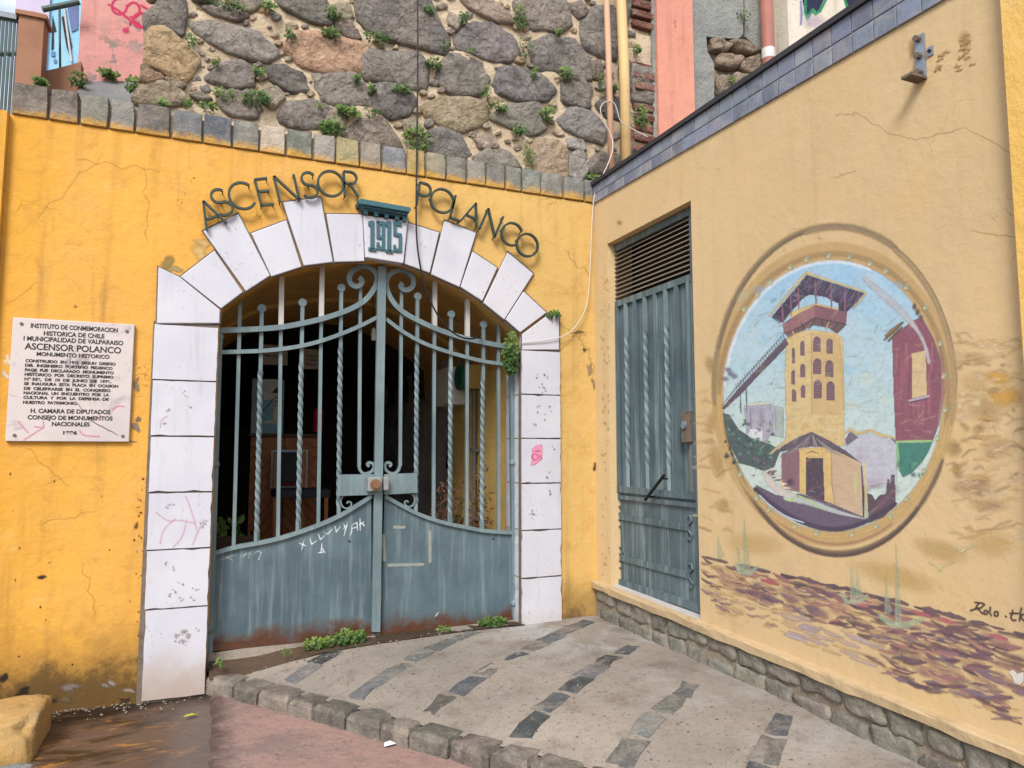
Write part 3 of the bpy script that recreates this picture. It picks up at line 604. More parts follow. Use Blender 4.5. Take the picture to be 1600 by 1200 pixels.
for u, v in [(278,312),(284,317),(298,283),(303,278),(288,302)]+[(228+rr.uniform(-14,6), rr.uniform(740, 1000)) for _ in range(36)]+[(rr.uniform(15, 215), rr.uniform(720, 1060)) for _ in range(16)]: pt.blob(u, v, rr.uniform(1, 2.6), rr.uniform(1, 3.6), C(70, 50, 34), .95)
def crack(pt, a, b, n, amp, wd, col, al=.8, seed=0):
    r = random.Random(seed); pts = [(a[0]+(b[0]-a[0])*i/n+r.uniform(-amp, amp)*(0 < i < n), a[1]+(b[1]-a[1])*i/n+r.uniform(-amp, amp)*(0 < i < n)) for i in range(n+1)]
    pt.stroke(pts, wd, col, al, .3)
for i, (a, b) in enumerate([((878,510),(905,530)),((905,530),(925,560)),((925,560),(928,605)),((905,530),(915,520)),((60,340),(160,240)),((225,260),(232,380)),((5,480),(60,440)),((40,700),(110,760)),((60,820),(150,800)),((130,880),(150,960)),((120,250),(250,268)),((880,390),(920,430))]): crack(pt, a, b, 9, 5, 1.2, C(150, 112, 62), .3, i)
pt.build('peeled_patches', gw)
# scribbles and sticker on the white blocks
pt = Painter(front_map(-.031)); pk = C(232, 160, 190)
for q in [[(243,800),(262,815),(280,812),(305,818)],[(250,850),(255,825),(275,810)],[(290,775),(300,800),(308,830)],[(292,812),(285,840),(270,855)],[(318,812),(305,840),(300,852)],[(250,668),(252,655),(262,650)]]: pt.stroke(smooth_path(q), 2.2, pk, .38)
for u, v in [(263,880),(268,888),(284,910),(272,925),(285,935),(262,930),(306,920),(300,935),(290,1005),(283,990),(278,1000),(310,985),(262,640),(258,660),(290,615),(298,640),(318,815),(320,822),(268,785),(262,790)]:
    for _ in range(3): pt.blob(u+rr.uniform(-5, 5), v+rr.uniform(-4, 4), rr.uniform(1.5, 3.4), rr.uniform(1, 2.2), C(138, 130, 126), .7, rr.uniform(-1, 1))
for _ in range(7): pt.blob(285+rr.uniform(-10, 10), 1000+rr.uniform(-14, 10), rr.uniform(3, 8), rr.uniform(3, 6), C(168, 158, 150), .7)
pt.poly([(831,702),(838,696),(847,695),(847,716),(836,726),(829,727),(832,716)], C(238, 150, 182), 1)
pt.stroke([(836+5*math.cos(t*.7), 714+5*math.sin(t*.7)) for t in range(10)], 1.6, C(180, 60, 110), .9); pt.stroke([(842,718),(844,711),(846,718)], 1.4, C(180, 60, 110), .9); pt.stroke([(835,705),(845,705)], 1.6, C(120, 50, 80), .9)
for u, v in [(845,600),(840,590),(850,608),(842,640),(838,660),(850,652),(861,638),(866,700),(855,742),(862,770),(830,805),(835,800),(852,590)]:
    for _ in range(3): pt.blob(u+rr.uniform(-4, 4), v+rr.uniform(-6, 6), rr.uniform(1, 2.6), rr.uniform(1, 3), C(120, 116, 116), .8)
pt.build('wear_marks', gw)

# ================================================================== SIGN LETTERS
sg = thing('sign', P(575, 340), 'dark green metal letters reading ASCENSOR POLANCO above the arch', 'sign')
def arc(cx, cy, rx, ry, a0, a1, n=22): return [(cx+rx*math.cos(math.radians(a0+(a1-a0)*i/n)), cy+ry*math.sin(math.radians(a0+(a1-a0)*i/n))) for i in range(n+1)]
GL = {'A': [[(-.36,0),(0,1)],[(0,1),(.36,0)],[(-.22,.34),(.22,.34)]], 'S': [arc(0,.74,.25,.25,35,270,16)+arc(0,.25,.29,.25,90,-145,16)[1:]], 'C': [arc(0,.5,.46,.5,42,318,26)],
      'E': [[(-.2,0),(-.2,1)],[(-.2,1),(.24,1)],[(-.2,.52),(.2,.52)],[(-.2,0),(.24,0)]], 'N': [[(-.36,0),(-.36,1)],[(-.36,1),(.36,0)],[(.36,0),(.36,1)]], 'O': [arc(0,.5,.48,.5,0,360,30)],
      'R': [[(-.22,0),(-.22,1)],[(-.22,1),(.02,1)]+arc(.02,.76,.24,.24,90,-90,12)+[(-.22,.52)],[(.0,.52),(.30,0)]], 'P': [[(-.2,0),(-.2,1)],[(-.2,1),(.04,1)]+arc(.04,.74,.25,.26,90,-90,12)+[(-.2,.48)]], 'L': [[(-.18,1),(-.18,0)],[(-.18,0),(.22,0)]]}
LET = [('A',(328,334),28),('S',(346,316),25),('C',(379,306),19),('E',(412,300),15),('N',(448,294),14),('S',(483,289),8),('O',(517,287),3),('R',(547,288),-4+8),
       ('P',(661,305),-7),('O',(691,314),-10),('L',(714,325),-13),('A',(738,334),-18),('N',(768,348),-22),('C',(800,366),-24),('O',(824,383),-26)]
for ch, (u, v), deg in LET:
    c = P(u, v, -.06); h = .175; ca, sa = math.cos(math.radians(deg)), math.sin(math.radians(deg)); mb = MB()
    tr = lambda q: Vector((c.x+(q[0]*ca-(q[1]-.5)*sa)*h*1.02, -.06, c.z+(q[0]*sa+(q[1]-.5)*ca)*h))
    for st in GL[ch]:
        pts = [tr(q) for q in st]; mb.flat(pts, .015, -.070, -.048)
        for e in (0, len(pts)//2): mb.tube([pts[e]+Vector((0, .012, 0)), pts[e]+Vector((0, .062, 0))], .004, 6)
    mb.build('letter', 'letter', sg)

# ================================================================== PLAQUE
pq = thing('plaque', P(108, 690), 'square white marble plaque with engraved text fixed to the yellow wall', 'plaque')
pc = [P(22, 498, -.025), P(208, 507, -.025), P(203, 690, -.025), P(12, 690, -.025)]
x0, x1, z0, z1 = -1.078, -.447, 1.66, 2.378
MB().box((x0, -.028, z0), (x1, .0, z1)).build('slab', 'marble', pq, bevel=.004)
for x, z in ((x0+.045, z1-.035), (x1-.04, z1-.045), (x0+.045, z0+.035), (x1-.035, z0+.035)): MB().tube([(x, -.028, z), (x, -.034, z)], .009, 10).build('screw', 'rust', pq)
def text(s, x, z, size, wid, y, mat, parent, name='lettering', align='CENTER', rot=(math.pi/2, 0, 0)):
    cu = bpy.data.curves.new('t', 'FONT'); cu.body = s; cu.size = size; cu.align_x = align; cu.offset = .0009; cu.extrude = .0006
    o = bpy.data.objects.new('t', cu); COL.objects.link(o); dg = bpy.context.evaluated_depsgraph_get(); me = bpy.data.meshes.new_from_object(o.evaluated_get(dg))
    COL.objects.unlink(o); bpy.data.objects.remove(o); xs = [v.co.x for v in me.vertices]; ww = max(xs)-min(xs); k = wid/ww; mid = (max(xs)+min(xs))/2
    Rm = Matrix.Rotation(rot[2], 4, 'Z') @ Matrix.Rotation(rot[0], 4, 'X')
    for v in me.vertices: v.co = Rm @ Vector(((v.co.x-mid)*k, v.co.y, v.co.z)) + Vector((x, y, z))
    me.materials.append(MAT[mat]); ob = bpy.data.objects.new(name, me); link(ob, parent); return ob
pz = ZZ(0, 490, 5.714)
def pline(s, xa, xb, yb, hpx):
    (ua, va), (ub, vb) = pz([(xa, yb), (xb, yb)]); a = P(ua, va, -.029); b = P(ub, vb, -.029)
    text(s, (a.x+b.x)/2, min(a.z, b.z)*.5+max(a.z, b.z)*.5, hpx/5.714*.00365*1.38, b.x-a.x, -.0292, 'ink', pq)
for s, xa, xb, yb, h in [('INSTITUTO DE CONMEMORACION',272,1052,146,42),('HISTORICA DE CHILE',388,932,207,42),('I MUNICIPALIDAD DE VALPARAISO',208,1100,260,42),('ASCENSOR POLANCO',218,1080,336,60),('MONUMENTO HISTORICO',325,978,389,36),
    ('CONSTRUIDO  EN  1915  SEGUN  DISEÑO',225,1032,447,26),('DEL  INGENIERO  PORTEÑO  FEDERICO',222,1005,486,26),('PAGE  FUE  DECLARADO  MONUMENTO',220,1016,527,26),('HISTORICO  POR  DECRETO  SUPREMO',218,1014,566,26),('N° 556,  DE  10  DE  JUNIO  DE  1976.',216,992,607,26),('SE  INAUGURA  ESTA  PLACA  EN  OCASION',213,1055,648,26),('DE  CELEBRARSE  EN  EL  CONGRESO',211,986,689,26),('NACIONAL  UN  ENCUENTRO  POR  LA',209,974,728,26),('CULTURA  Y  POR  LA  DEFENSA  DE',207,970,768,26),('NUESTRO  PATRIMONIO.',204,694,808,26),
    ('H. CAMARA DE DIPUTADOS',272,984,890,38),('CONSEJO DE MONUMENTOS',245,1004,948,38),('NACIONALES',462,800,1004,38),('1996',563,688,1078,32)]: pline(s, xa, xb, yb, h)
pt = Painter(front_map(-.0286), .0015, .7); pp = ZZ(0, 490, 5.714)
for q in [[(160,960),(230,1040),(250,1060)],[(210,1130),(300,1070),(390,1015)],[(300,1008),(390,1015)],[(390,1010),(385,960)],[(710,1040),(740,1090),(890,1095)],[(1000,860),(1050,820),(1110,830)],[(890,900),(885,950)]]: pt.stroke(smooth_path(pp(q)), 2.0, C(238, 130, 180), .6)
crack(pt, *pp([(690,800),(750,880)]), 4, 1, 1.0, C(120, 110, 115), .8, 1); crack(pt, *pp([(780,940),(1050,1085)]), 6, 1.2, 1.3, C(110, 100, 105), .9, 2)
pt.build('pink_scribble', pq)

# ================================================================== GATE LEAVES
GY = .13
def gp(pts): return [P(u, v, GY) for u, v in pts]
def leaf(name, label, side):
    g = thing(name, P(340 if side < 0 else 800, 1015 if side < 0 else 968, GY), label, 'gate', 'leaves of the arched iron gate')
    if side < 0:
        up = [(343,517),(375,516),(408,514.5),(440,512),(472,506),(503,499),(532,489.5),(548,483),(562,475.5),(573,467),(582,455),(588,443),(589,432),(582,422),(570,416.5),(557,419),(547,427),(544,437),(548,446),(557,449),(564,445),(565,438),(560,435)]
        lo = [(343,551),(375,550),(408,549),(440,546),(472,541),(503,533),(532,522.5),(562,510),(589,496)]
        bars = [(375,478,365,854,0,0),(409,484,401,848,1,1),(440,432,434,841,0,2),(472.5,475,466,831,1,1),(503,417,497,820,0,2),(533,452,529,806,1,1),(563,446,561,728,0,0)]
        ptop = [(329,866),(365,855),(401,849),(434,842),(466,832),(497,821),(529,807),(556,791),(580,775)]
        pbot = [(581,988),(327,1013)]; plate = [(528,741.5),(590,741),(590,773),(528,775)]
        jj = [(561,728),(562.5,735),(567,740),(574,740),(581,737),(585,731),(583,724),(577,722),(573.5,726),(577,729)]
        sc2 = [(538,774),(533,779),(532,786),(536,793),(543,795),(549,791),(549,785),(544,783),(542,787)]; st = [(343,512,327,1020)]
    else:
        up = [(798,543),(778,540),(756,536),(729,530),(704,523),(679,514),(652,501.5),(636,493),(624,484.5),(613,473),(606,460),(602,447),(604,434),(613,425.5),(625,422),(637,426),(645,436),(645,447),(638,454),(629,454),(624,448),(628,443)]
        lo = [(800,570.5),(778,568.5),(754,565),(729,559),(704,552),(679,544),(652,533),(624,516),(602,499)]
        bars = [(652,465,650,801,1,1),(679,440,677,811,0,2),(704.5,493,703,818,1,1),(730,468,729,823,0,2),(755,509,753,828,1,1),(778.5,512,779,830,0,0),(627,449,625,728,0,0)]
        ptop = [(801,832),(779,831),(753,829),(729,824),(703,819),(677,812),(650,802),(625,789),(601,775)]
        pbot = [(594,988),(803,967)]; plate = [(600,741),(652,739),(652,770),(600,773)]
        jj = [(625,728),(623,735),(618,739.5),(612,740),(605,737),(601,731),(602,724),(608,722),(612,726),(608,729)]
        sc2 = [(643,772),(648,777),(648,785),(644,791),(638,792),(633,789),(632,784),(636,782),(638,785)]; st = [(799,540,804,974)]
    pan = MB().prism([P(u, v, GY+.004) for u, v in ptop+pbot], (0, .004, 0)).build('sheet_panel', 'panel', g)
    MB().flat(smooth_path(gp(ptop), 1), .026, GY-.02, GY+.02).build('panel_rim', 'gate', g)
    mb = MB(); mb.flat(gp([pbot[0], pbot[1]]), .035, GY-.012, GY+.012); mb.build('bottom_rail', 'panel', g)
    a, b = (ptop[0], pbot[1]) if side < 0 else (ptop[0], pbot[1])
    for (u0, v0, u1, v1) in st:
        mb = MB(); mb.twist(P(u0, v0, GY), P(u1, v1, GY), .020, 0); 
        for t in (.03, .43, .93): sphere(mb, P(u0, v0, GY-.01).lerp(P(u1, v1, GY-.01), t), .028, 10)
        mb.build('hinge_stile', 'gate', g)
    wd = [.036]*len(up)
    for i in range(8): wd[-1-i] = .036-.001*(8-i)*.5
    MB().flat(smooth_path(gp(up), 2), .036, GY-.024, GY+.002).build('scrolled_rail', 'gate', g)
    MB().flat(smooth_path(gp(lo), 1), .027, GY-.024, GY+.002).build('lower_rail', 'gate', g)
    for (u0, v0, u1, v1, tw, kd) in bars:
        mb = MB(); p0 = P(u0, v0, GY+.014); p1 = P(u1, v1, GY+.014)
        if kd == 2:
            zb = P(u0, (503 if u0 > 480 else 515) if side < 0 else (512 if u0 < 700 else 530), GY).z
            q = p0.lerp(p1, (p0.z-zb)/(p0.z-p1.z)); MB().twist(p0, q, .0165, 0).build('upper_bar', 'palebar', g); mb.twist(q, p1, .0115, 0)
        elif tw: mb.twist(p0, p1, .0125, 24, z0=p1.z+.06, z1=p0.z-.42)
        else: mb.twist(p0, p1, .0115, 0)
        if kd == 1: mb.tube([p0+Vector((0, -.016, .008)), p0+Vector((0, .014, .008))], .028, 18)
        if kd == 0 and v0 < 515 and u0 not in (563, 627): mb.tube([p0, p0+Vector((0, 0, .05))], [.014, .002], 8)
        mb.build('bar', 'gate', g)
    MB().flat(smooth_path(gp(jj), 2), .018, GY-.004, GY+.026).build('scroll', 'gate', g)
    MB().flat(smooth_path(gp(sc2), 2), .010, GY-.004, GY+.012).build('scroll', 'gate', g)
    MB().prism([P(u, v, GY-.03) for u, v in plate], (0, .012, 0)).build('lock_plate', 'gate', g)
    if side < 0:
        MB().prism([P(u, v, GY-.05) for u, v in [(591,415),(604,415),(594.5,988),(581.5,988)]], (0, .04, 0)).build('meeting_stile', 'gate', g, bevel=.003)
        lk = MB().prism([P(u, v, GY-.11) for u, v in [(575,746),(597,745.5),(597,766.5),(575,768)]], (0, .07, 0)).build('lock_box', 'lockgrey', g, bevel=.006)
        k0 = P(586.5, 757, GY-.11); mb = MB(); mb.tube([k0, k0+Vector((0, -.02, 0))], .036, 16); mb.tube([k0+Vector((0, -.018, 0)), k0+Vector((0, -.035, 0))], .026, 16); mb.build('knob', 'brass', lk)
        pt = Painter(lambda u, v, o: P(u, v, GY+.004-o)); wht = C(216, 226, 230)
        zg = ZZ(200, 800, 3.2)
        for q in [[(855,155),(890,170)],[(880,140),(868,190)],[(910,130),(918,162),(945,142)],[(952,110),(962,138),(985,118)],[(985,105),(1000,110),(1015,92),(1022,85)],[(1035,70),(1042,100),(1062,72)],[(1078,60),(1090,80)],[(1098,50),(1088,88),(1080,118)],[(1075,82),(1098,72)],[(1120,65),(1118,100),(1108,120)],[(1120,65),(1145,52),(1148,95)],[(1122,82),(1145,75)],[(1160,30),(1162,95)],[(1155,65),(1180,48)],[(1182,72),(1172,55)],[(970,155),(965,205)],[(950,205),(980,200)],[(985,205),(968,175)]]: pt.stroke(zg(q), 2.2, wht, .95)
        for q in [[(462,240),(500,228),(530,245)],[(490,225),(540,215)],[(560,222),(610,205)],[(575,235),(590,200)],[(600,235),(615,195)],[(620,215),(650,195),(668,205),(650,240),(662,235)]]: pt.stroke(zg(q), 1.2, wht, .7)
        pt.blob(546, 846, 3, 3, C(40, 50, 56), 1)
        pt.build('white_graffiti', g)
    else:
        MB().prism([P(u, v, GY-.09) for u, v in [(599.5,745.5),(607.5,745),(607.5,766),(599.5,766.5)]], (0, .06, 0)).build('lock_keeper', 'lockgrey', g, bevel=.005)
        pt = Painter(lambda u, v, o: P(u, v, GY+.004-o)); tp = C(170, 176, 168); zg = ZZ(560, 800, 3.2)
        for q in [[(180,76),(228,76)],[(358,100),(358,248)],[(152,266),(322,262)],[(125,120),(130,240)]]: pt.stroke(zg(q), 5.5, tp, .75, .2, False)
        pt.stroke(zg([(383,525),(400,500)]), 2, C(225, 230, 230), .95); pt.blob(771, 842, 2.5, 2.5, C(40, 46, 50), 1)
        for u, v in ((619,760),(631,754),(634,755)): pt.blob(u, v, 1.6, 1.2, C(240, 244, 246), 1)
        pt.build('tape_marks', g)
    return g
leaf('gate_leaf', 'left leaf of the blue-grey iron gate, with lock box and white scribbles', -1)
leaf('gate_leaf', 'right leaf of the blue-grey iron gate, with pale tape marks on its sheet', 1)

# ================================================================== TUNNEL AND WHAT STANDS IN IT
mb = MB(); ys = [.281, 7.0]
sec = [(-.25, -.05), (-.25, 2.3)]+[(1.09+1.42*math.cos(math.radians(a)), 2.2+.78*math.sin(math.radians(a))) for a in range(172, 5, -12)]+[(2.42, 2.3), (2.42, -.05)]
n = len(sec)
def tun(y0, y1, sub, mat, name, i0=0, i1=None):
    i1 = n-1 if i1 is None else i1; mb = MB(); k = i1-i0+1; vs = []
    for j in range(sub+1):
        y = y0+(y1-y0)*j/sub
        for i in range(i0, i1+1): vs.append((sec[i][0], y, sec[i][1]))
    mb.add(vs, [(j*k+i, j*k+i+1, (j+1)*k+i+1, (j+1)*k+i) for j in range(sub) for i in range(k-1)]); return tag(mb.build(name, mat, None, True), kind='structure')
# solid front of the tunnel: fills between arch opening and wider vault
bar_ = [Vector((-.02, 0, 2.2))]+[Vector((1.09+(p.x-1.09)*1.05, 0, p.z+.03)) for p in ip]+[Vector((2.215, 0, 2.2))]
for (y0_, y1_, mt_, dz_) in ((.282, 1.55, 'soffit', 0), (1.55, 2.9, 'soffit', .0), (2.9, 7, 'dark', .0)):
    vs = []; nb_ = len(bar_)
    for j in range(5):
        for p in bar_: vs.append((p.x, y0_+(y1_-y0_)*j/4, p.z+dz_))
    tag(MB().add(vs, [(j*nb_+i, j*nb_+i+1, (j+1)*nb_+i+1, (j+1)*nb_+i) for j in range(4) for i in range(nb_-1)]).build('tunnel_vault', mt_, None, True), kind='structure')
tag(MB().prism([Vector((p.x, 1.5, p.z-.03)) for p in bar_[1:-1]]+[Vector((p.x, 1.5, p.z+.02)) for p in reversed(bar_[1:-1])], (0, .06, 0)).build('vault_rib', 'inner'), kind='structure')
tag(MB().box((2.21, .285, -.05), (2.41, 1.9, 2.62)).build('tunnel_side', 'inner'), kind='structure')
mb = MB(); vs = []
for i in range(25):
    for j in range(17):
        y = 1.9+i*3.6/24; z = -.05+j*2.7/16; vs.append((2.22+.10*mnoise.noise(Vector((y*3, z*3, 1)))+.05*mnoise.noise(Vector((y*8, z*8, 4))), y, z))
mb.add(vs, [(i*17+j, i*17+j+1, i*17+18+j, i*17+17+j) for i in range(24) for j in range(16)]); tag(mb.build('tunnel_rock', 'darkrock', None, True), kind='structure')
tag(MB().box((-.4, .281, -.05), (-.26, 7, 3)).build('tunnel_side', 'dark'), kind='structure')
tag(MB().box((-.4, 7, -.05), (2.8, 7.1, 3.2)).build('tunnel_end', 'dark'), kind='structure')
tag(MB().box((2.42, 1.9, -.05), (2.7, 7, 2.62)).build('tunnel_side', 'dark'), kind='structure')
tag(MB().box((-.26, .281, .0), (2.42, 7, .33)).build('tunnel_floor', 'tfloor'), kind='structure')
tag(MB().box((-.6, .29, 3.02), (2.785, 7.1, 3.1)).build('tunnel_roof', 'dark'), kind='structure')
MB().prism([Vector((-.4,.279,-.05)), Vector((-.4,.279,3.0)), Vector((2.6,.279,3.0)), Vector((2.6,.279,-.05)), Vector((2.2,.279,-.05)), Vector((2.2,.279,2.3))]+[Vector((p.x, .279, p.z+.02)) for p in reversed(ip)]+[Vector((.0,.279,2.3)), Vector((.0,.279,-.05))], (0, .012, 0)).build('inner_face', 'inner', gw)
# electric boxes on the inner wall
xb = 2.21
def RY(u, v, x): d = ray(u, v); return CAM+d*(x/d.x)
bx = thing('electric_box', (xb-.1, 1.6, 2.0), 'pale grey electric cabinet on the inner tunnel wall behind the gate', 'electric box')
zt_, zb_2 = P(713, 573, 1.42).z, P(713, 632, 1.42).z; MB().box((xb-.19, 1.42, zb_2), (xb-.001, 1.80, zt_)).build('cabinet', 'greybox', bx, bevel=.006); MB().box((xb-.17, 1.414, zb_2+.02), (xb-.02, 1.4195, zt_-.02)).build('cabinet_door', 'greybox', bx)
mt = thing('electric_meter', (xb-.1, 1.1, 2.1), 'cream meter box with a green glass window beside the grey cabinet', 'meter')
zt_, zb_2 = P(742, 570, 1.05).z, P(742, 607, 1.05).z; MB().box((xb-.12, 1.05, zb_2), (xb-.001, 1.33, zt_)).build('meter_box', 'boxyellow', mt, bevel=.006); mb = MB(); mb.tube([(xb-.12, 1.19, (zt_+zb_2)/2), (xb-.17, 1.19, (zt_+zb_2)/2)], .11, 18); mb.build('window', 'greenglass', mt)
mb = MB(); mb.tube([(xb-.04, 1.12, zb_2), (xb-.04, 1.12, 1.0), (xb-.04, 1.12, .33)], .02, 10)
for z in (1.0, 1.6): mb.box((xb-.065, 1.09, z), (xb-.001, 1.15, z+.03))
mb.tube([(xb-.03, 1.5, zt_), (xb-.03, 1.52, 2.5), (xb-.10, 1.6, 2.62)], .016, 8); mb.tube([(xb-.03, 1.25, zt_), (xb-.06, 1.27, 2.55)], .014, 8)
tag(mb.build('conduit', 'conduit'), 'grey conduit pipe running down the inner yellow wall from the meter', 'pipe')
# kiosk of wooden boards with a picture, posters and a chair
ks = thing('counter', P(440, 840, 2.6), 'varnished wooden counter with diagonal boards inside the dark tunnel', 'counter')
c0 = P(392, 682, 2.6); c1 = P(492, 845, 2.6); MB().box((c0.x, 2.62, .33), (c1.x, 3.0, c0.z)).build('carcass', 'darkwood', ks)
MB().box((c0.x-.02, 2.57, c0.z), (c1.x+.02, 3.0, c0.z+.03)).build('counter_top', 'darkwood', ks)
wdt = c1.x-c0.x; hh = c0.z-.36
for half in (0, 1):
    for i in range(15):
        z = .3+i*.11; xa, xb2 = (c0.x, c0.x+wdt/2-.005) if half == 0 else (c0.x+wdt/2+.005, c1.x); dz = wdt*.55*(1 if half == 0 else -1)
        za, zb = (z-.2, z-.2+dz) if half == 0 else (z-.2-dz, z-.2)
        pl = [(xa, za), (xb2, zb), (xb2, zb+.10), (xa, za+.10)]; pl = [(x, min(max(zz, .34), c0.z-.01)) for x, zz in pl]
        if max(p[1] for p in pl)-min(p[1] for p in pl) < .03 or (pl[0][1] == pl[3][1] and pl[1][1] == pl[2][1]): continue
        MB().prism([Vector((x, 2.60, zz)) for x, zz in pl], (0, .018, 0)).build('board', 'wood', ks)
pc_ = thing('picture', P(425, 680, 2.7), 'small painting of the lift tower standing on the wooden counter', 'picture')
a = P(411, 592, 2.7); b = P(442, 680, 2.7); MB().box((a.x-.1, 2.7, b.z), (b.x, 2.72, a.z)).build('canvas', simple('canvas_blue', C(170, 196, 214), .7, .2, 6), pc_)
pt = Painter(front_map(2.699), .0015, .6); zp = ZZ(220, 560, 4)
pt.poly(zp([(765,130),(880,130),(880,260),(765,260)]), C(226, 236, 240), 1); pt.poly(zp([(765,260),(880,250),(880,460),(765,460)]), C(140, 196, 226), 1)
pt.poly(zp([(832,220),(868,220),(874,390),(828,390)]), C(226, 220, 200), 1); pt.poly(zp([(818,215),(850,178),(878,190),(878,222)]), C(44, 66, 100), 1)
for i in range(3):
    for j in range(3): pt.poly(zp([(838+i*11,238+j*25),(844+i*11,238+j*25),(844+i*11,252+j*25),(838+i*11,252+j*25)]), C(40, 50, 70), 1)
pt.stroke(zp([(770,400),(820,395),(870,410)]), 6, C(230, 230, 225), .9); pt.stroke(zp([(765,330),(800,290),(830,250)]), 3, C(40, 80, 130), .8); pt.build('painted_tower', pc_)
def board_sign(name, label, u0, v0, u1, v1, y, cat='sign', col=(190, 184, 172), lines=()):
    t = thing(name, P(u0, v1, y), label, cat); a = P(u0, v0, y); b = P(u1, v1, y); MB().box((a.x, y, b.z), (b.x, y+.015, a.z)).build('board', simple(name+'_face', C(*col), .7, .1), t)
    pt = Painter(front_map(y), .0015, .6); r = random.Random(int(u0))
    for (ua, va, ub, vb, wd) in lines:
        u = ua
        while u < ub:
            v = va+(vb-va)*(u-ua)/(ub-ua); l = r.uniform(.9, 1.7); pt.stroke([(u, v-wd*.5), (u+l*.4, v+wd*.5)], 1.1, C(34, 26, 26), .9); pt.stroke([(u, v+wd*.3), (u+l, v+wd*.3)], .8, C(34, 26, 26), .8); u += l+.7+(1.6 if r.random() < .2 else 0)
    pt.build('lettering', t)
board_sign('notice_board', 'pale notice board hanging in the tunnel, left of the two', 411, 538, 449, 571, 2.5, lines=[(415, 554.5, 436, 558, 2.2)])
board_sign('notice_board', 'pale notice board hanging in the tunnel, right of the two', 475, 545, 497, 577, 2.5, lines=[(478, 555, 495, 557.5, 2.6), (479, 561.5, 495, 563.5, 2.4), (478, 568.5, 495, 570.5, 2.4)])
ps = thing('poster', P(470, 760, 2.55), 'blue poster with a white border on the wooden counter front', 'poster')
a = P(424, 703, 2.575); b = P(480, 762, 2.575); MB().box((a.x, 2.575, b.z), (b.x, 2.585, a.z)).build('sheet', simple('poster_white', C(214, 216, 226), .7, .05), ps); MB().box((a.x+.02, 2.568, b.z+.02), (b.x-.02, 2.574, a.z-.02)).build('print', simple('poster_blue', C(34, 62, 150), .6, .2), ps)
MB().box((a.x+.1, 2.563, b.z+.03), (b.x-.08, 2.567, b.z+.06)).build('red_strip', simple('poster_red', C(200, 60, 70), .6, .1), ps)
ex = thing('fire_extinguisher', P(496, 690, 2.55), 'red cylinder hanging beside the counter in the tunnel', 'extinguisher')
p = P(497, 655, 2.5); mb = MB(); mb.tube([p+Vector((0, 0, -.13)), p+Vector((0, 0, -.12)), p+Vector((0, 0, .08)), p+Vector((0, 0, .12))], [.03, .05, .05, .02], 14); mb.build('cylinder', simple('red_enamel', C(190, 36, 40), .4, .1), ex); MB().tube([p+Vector((0, 0, .12)), p+Vector((0, 0, .16))], .014, 8).build('valve', 'black', ex)
ch = thing('chair', P(470, 832, 1.9), 'wooden chair with dark padded seat in the tunnel behind the left bars', 'chair')
cy = 1.9; cl = P(428, 700, cy); crr = P(518, 770, cy); sz = P(470, 770, cy).z; xl, xr = P(432, 770, cy).x, P(516, 770, cy).x; fz = .331
for x, yy, zt in ((xl+.02, cy+.34, sz+.36), (xl+.28, cy+.36, sz+.38), (xl+.0, cy-.02, sz-.03), (xr-.03, cy-.02, sz-.03)): MB().twist((x, yy, fz), (x-.01, yy+.03*(zt > sz), zt), .017, 0).build('leg', 'wood', ch)
MB().box((xl-.02, cy-.05, sz-.05), (xr, cy+.38, sz+.03)).build('seat', 'cushion', ch, bevel=.02); MB().box((xl+.05, cy+.36, sz+.08), (xl+.26, cy+.40, sz+.36)).build('backrest', 'cushion', ch, bevel=.012)
for z in (fz+.14, fz+.22): MB().tube([(xl, cy-.02, z), (xr-.03, cy-.02, z)], .011, 8).build('stretcher', 'wood', ch)
# lamp under the vault, box of leaves at the left
lp = thing('pendant_lamp', P(584, 515, .75), 'small pale lamp socket hanging under the tunnel vault behind the gate', 'lamp')
p = P(584, 522, .75); MB().tube([p+Vector((0, 0, -.05)), p+Vector((0, 0, .03)), p+Vector((0, 0, .05))], [.02, .018, .008], 10).build('socket', 'greybox', lp); MB().tube([p+Vector((0, 0, .05)), p+Vector((.0, .1, .45))], .004, 6).build('cord', 'blackcable', lp)

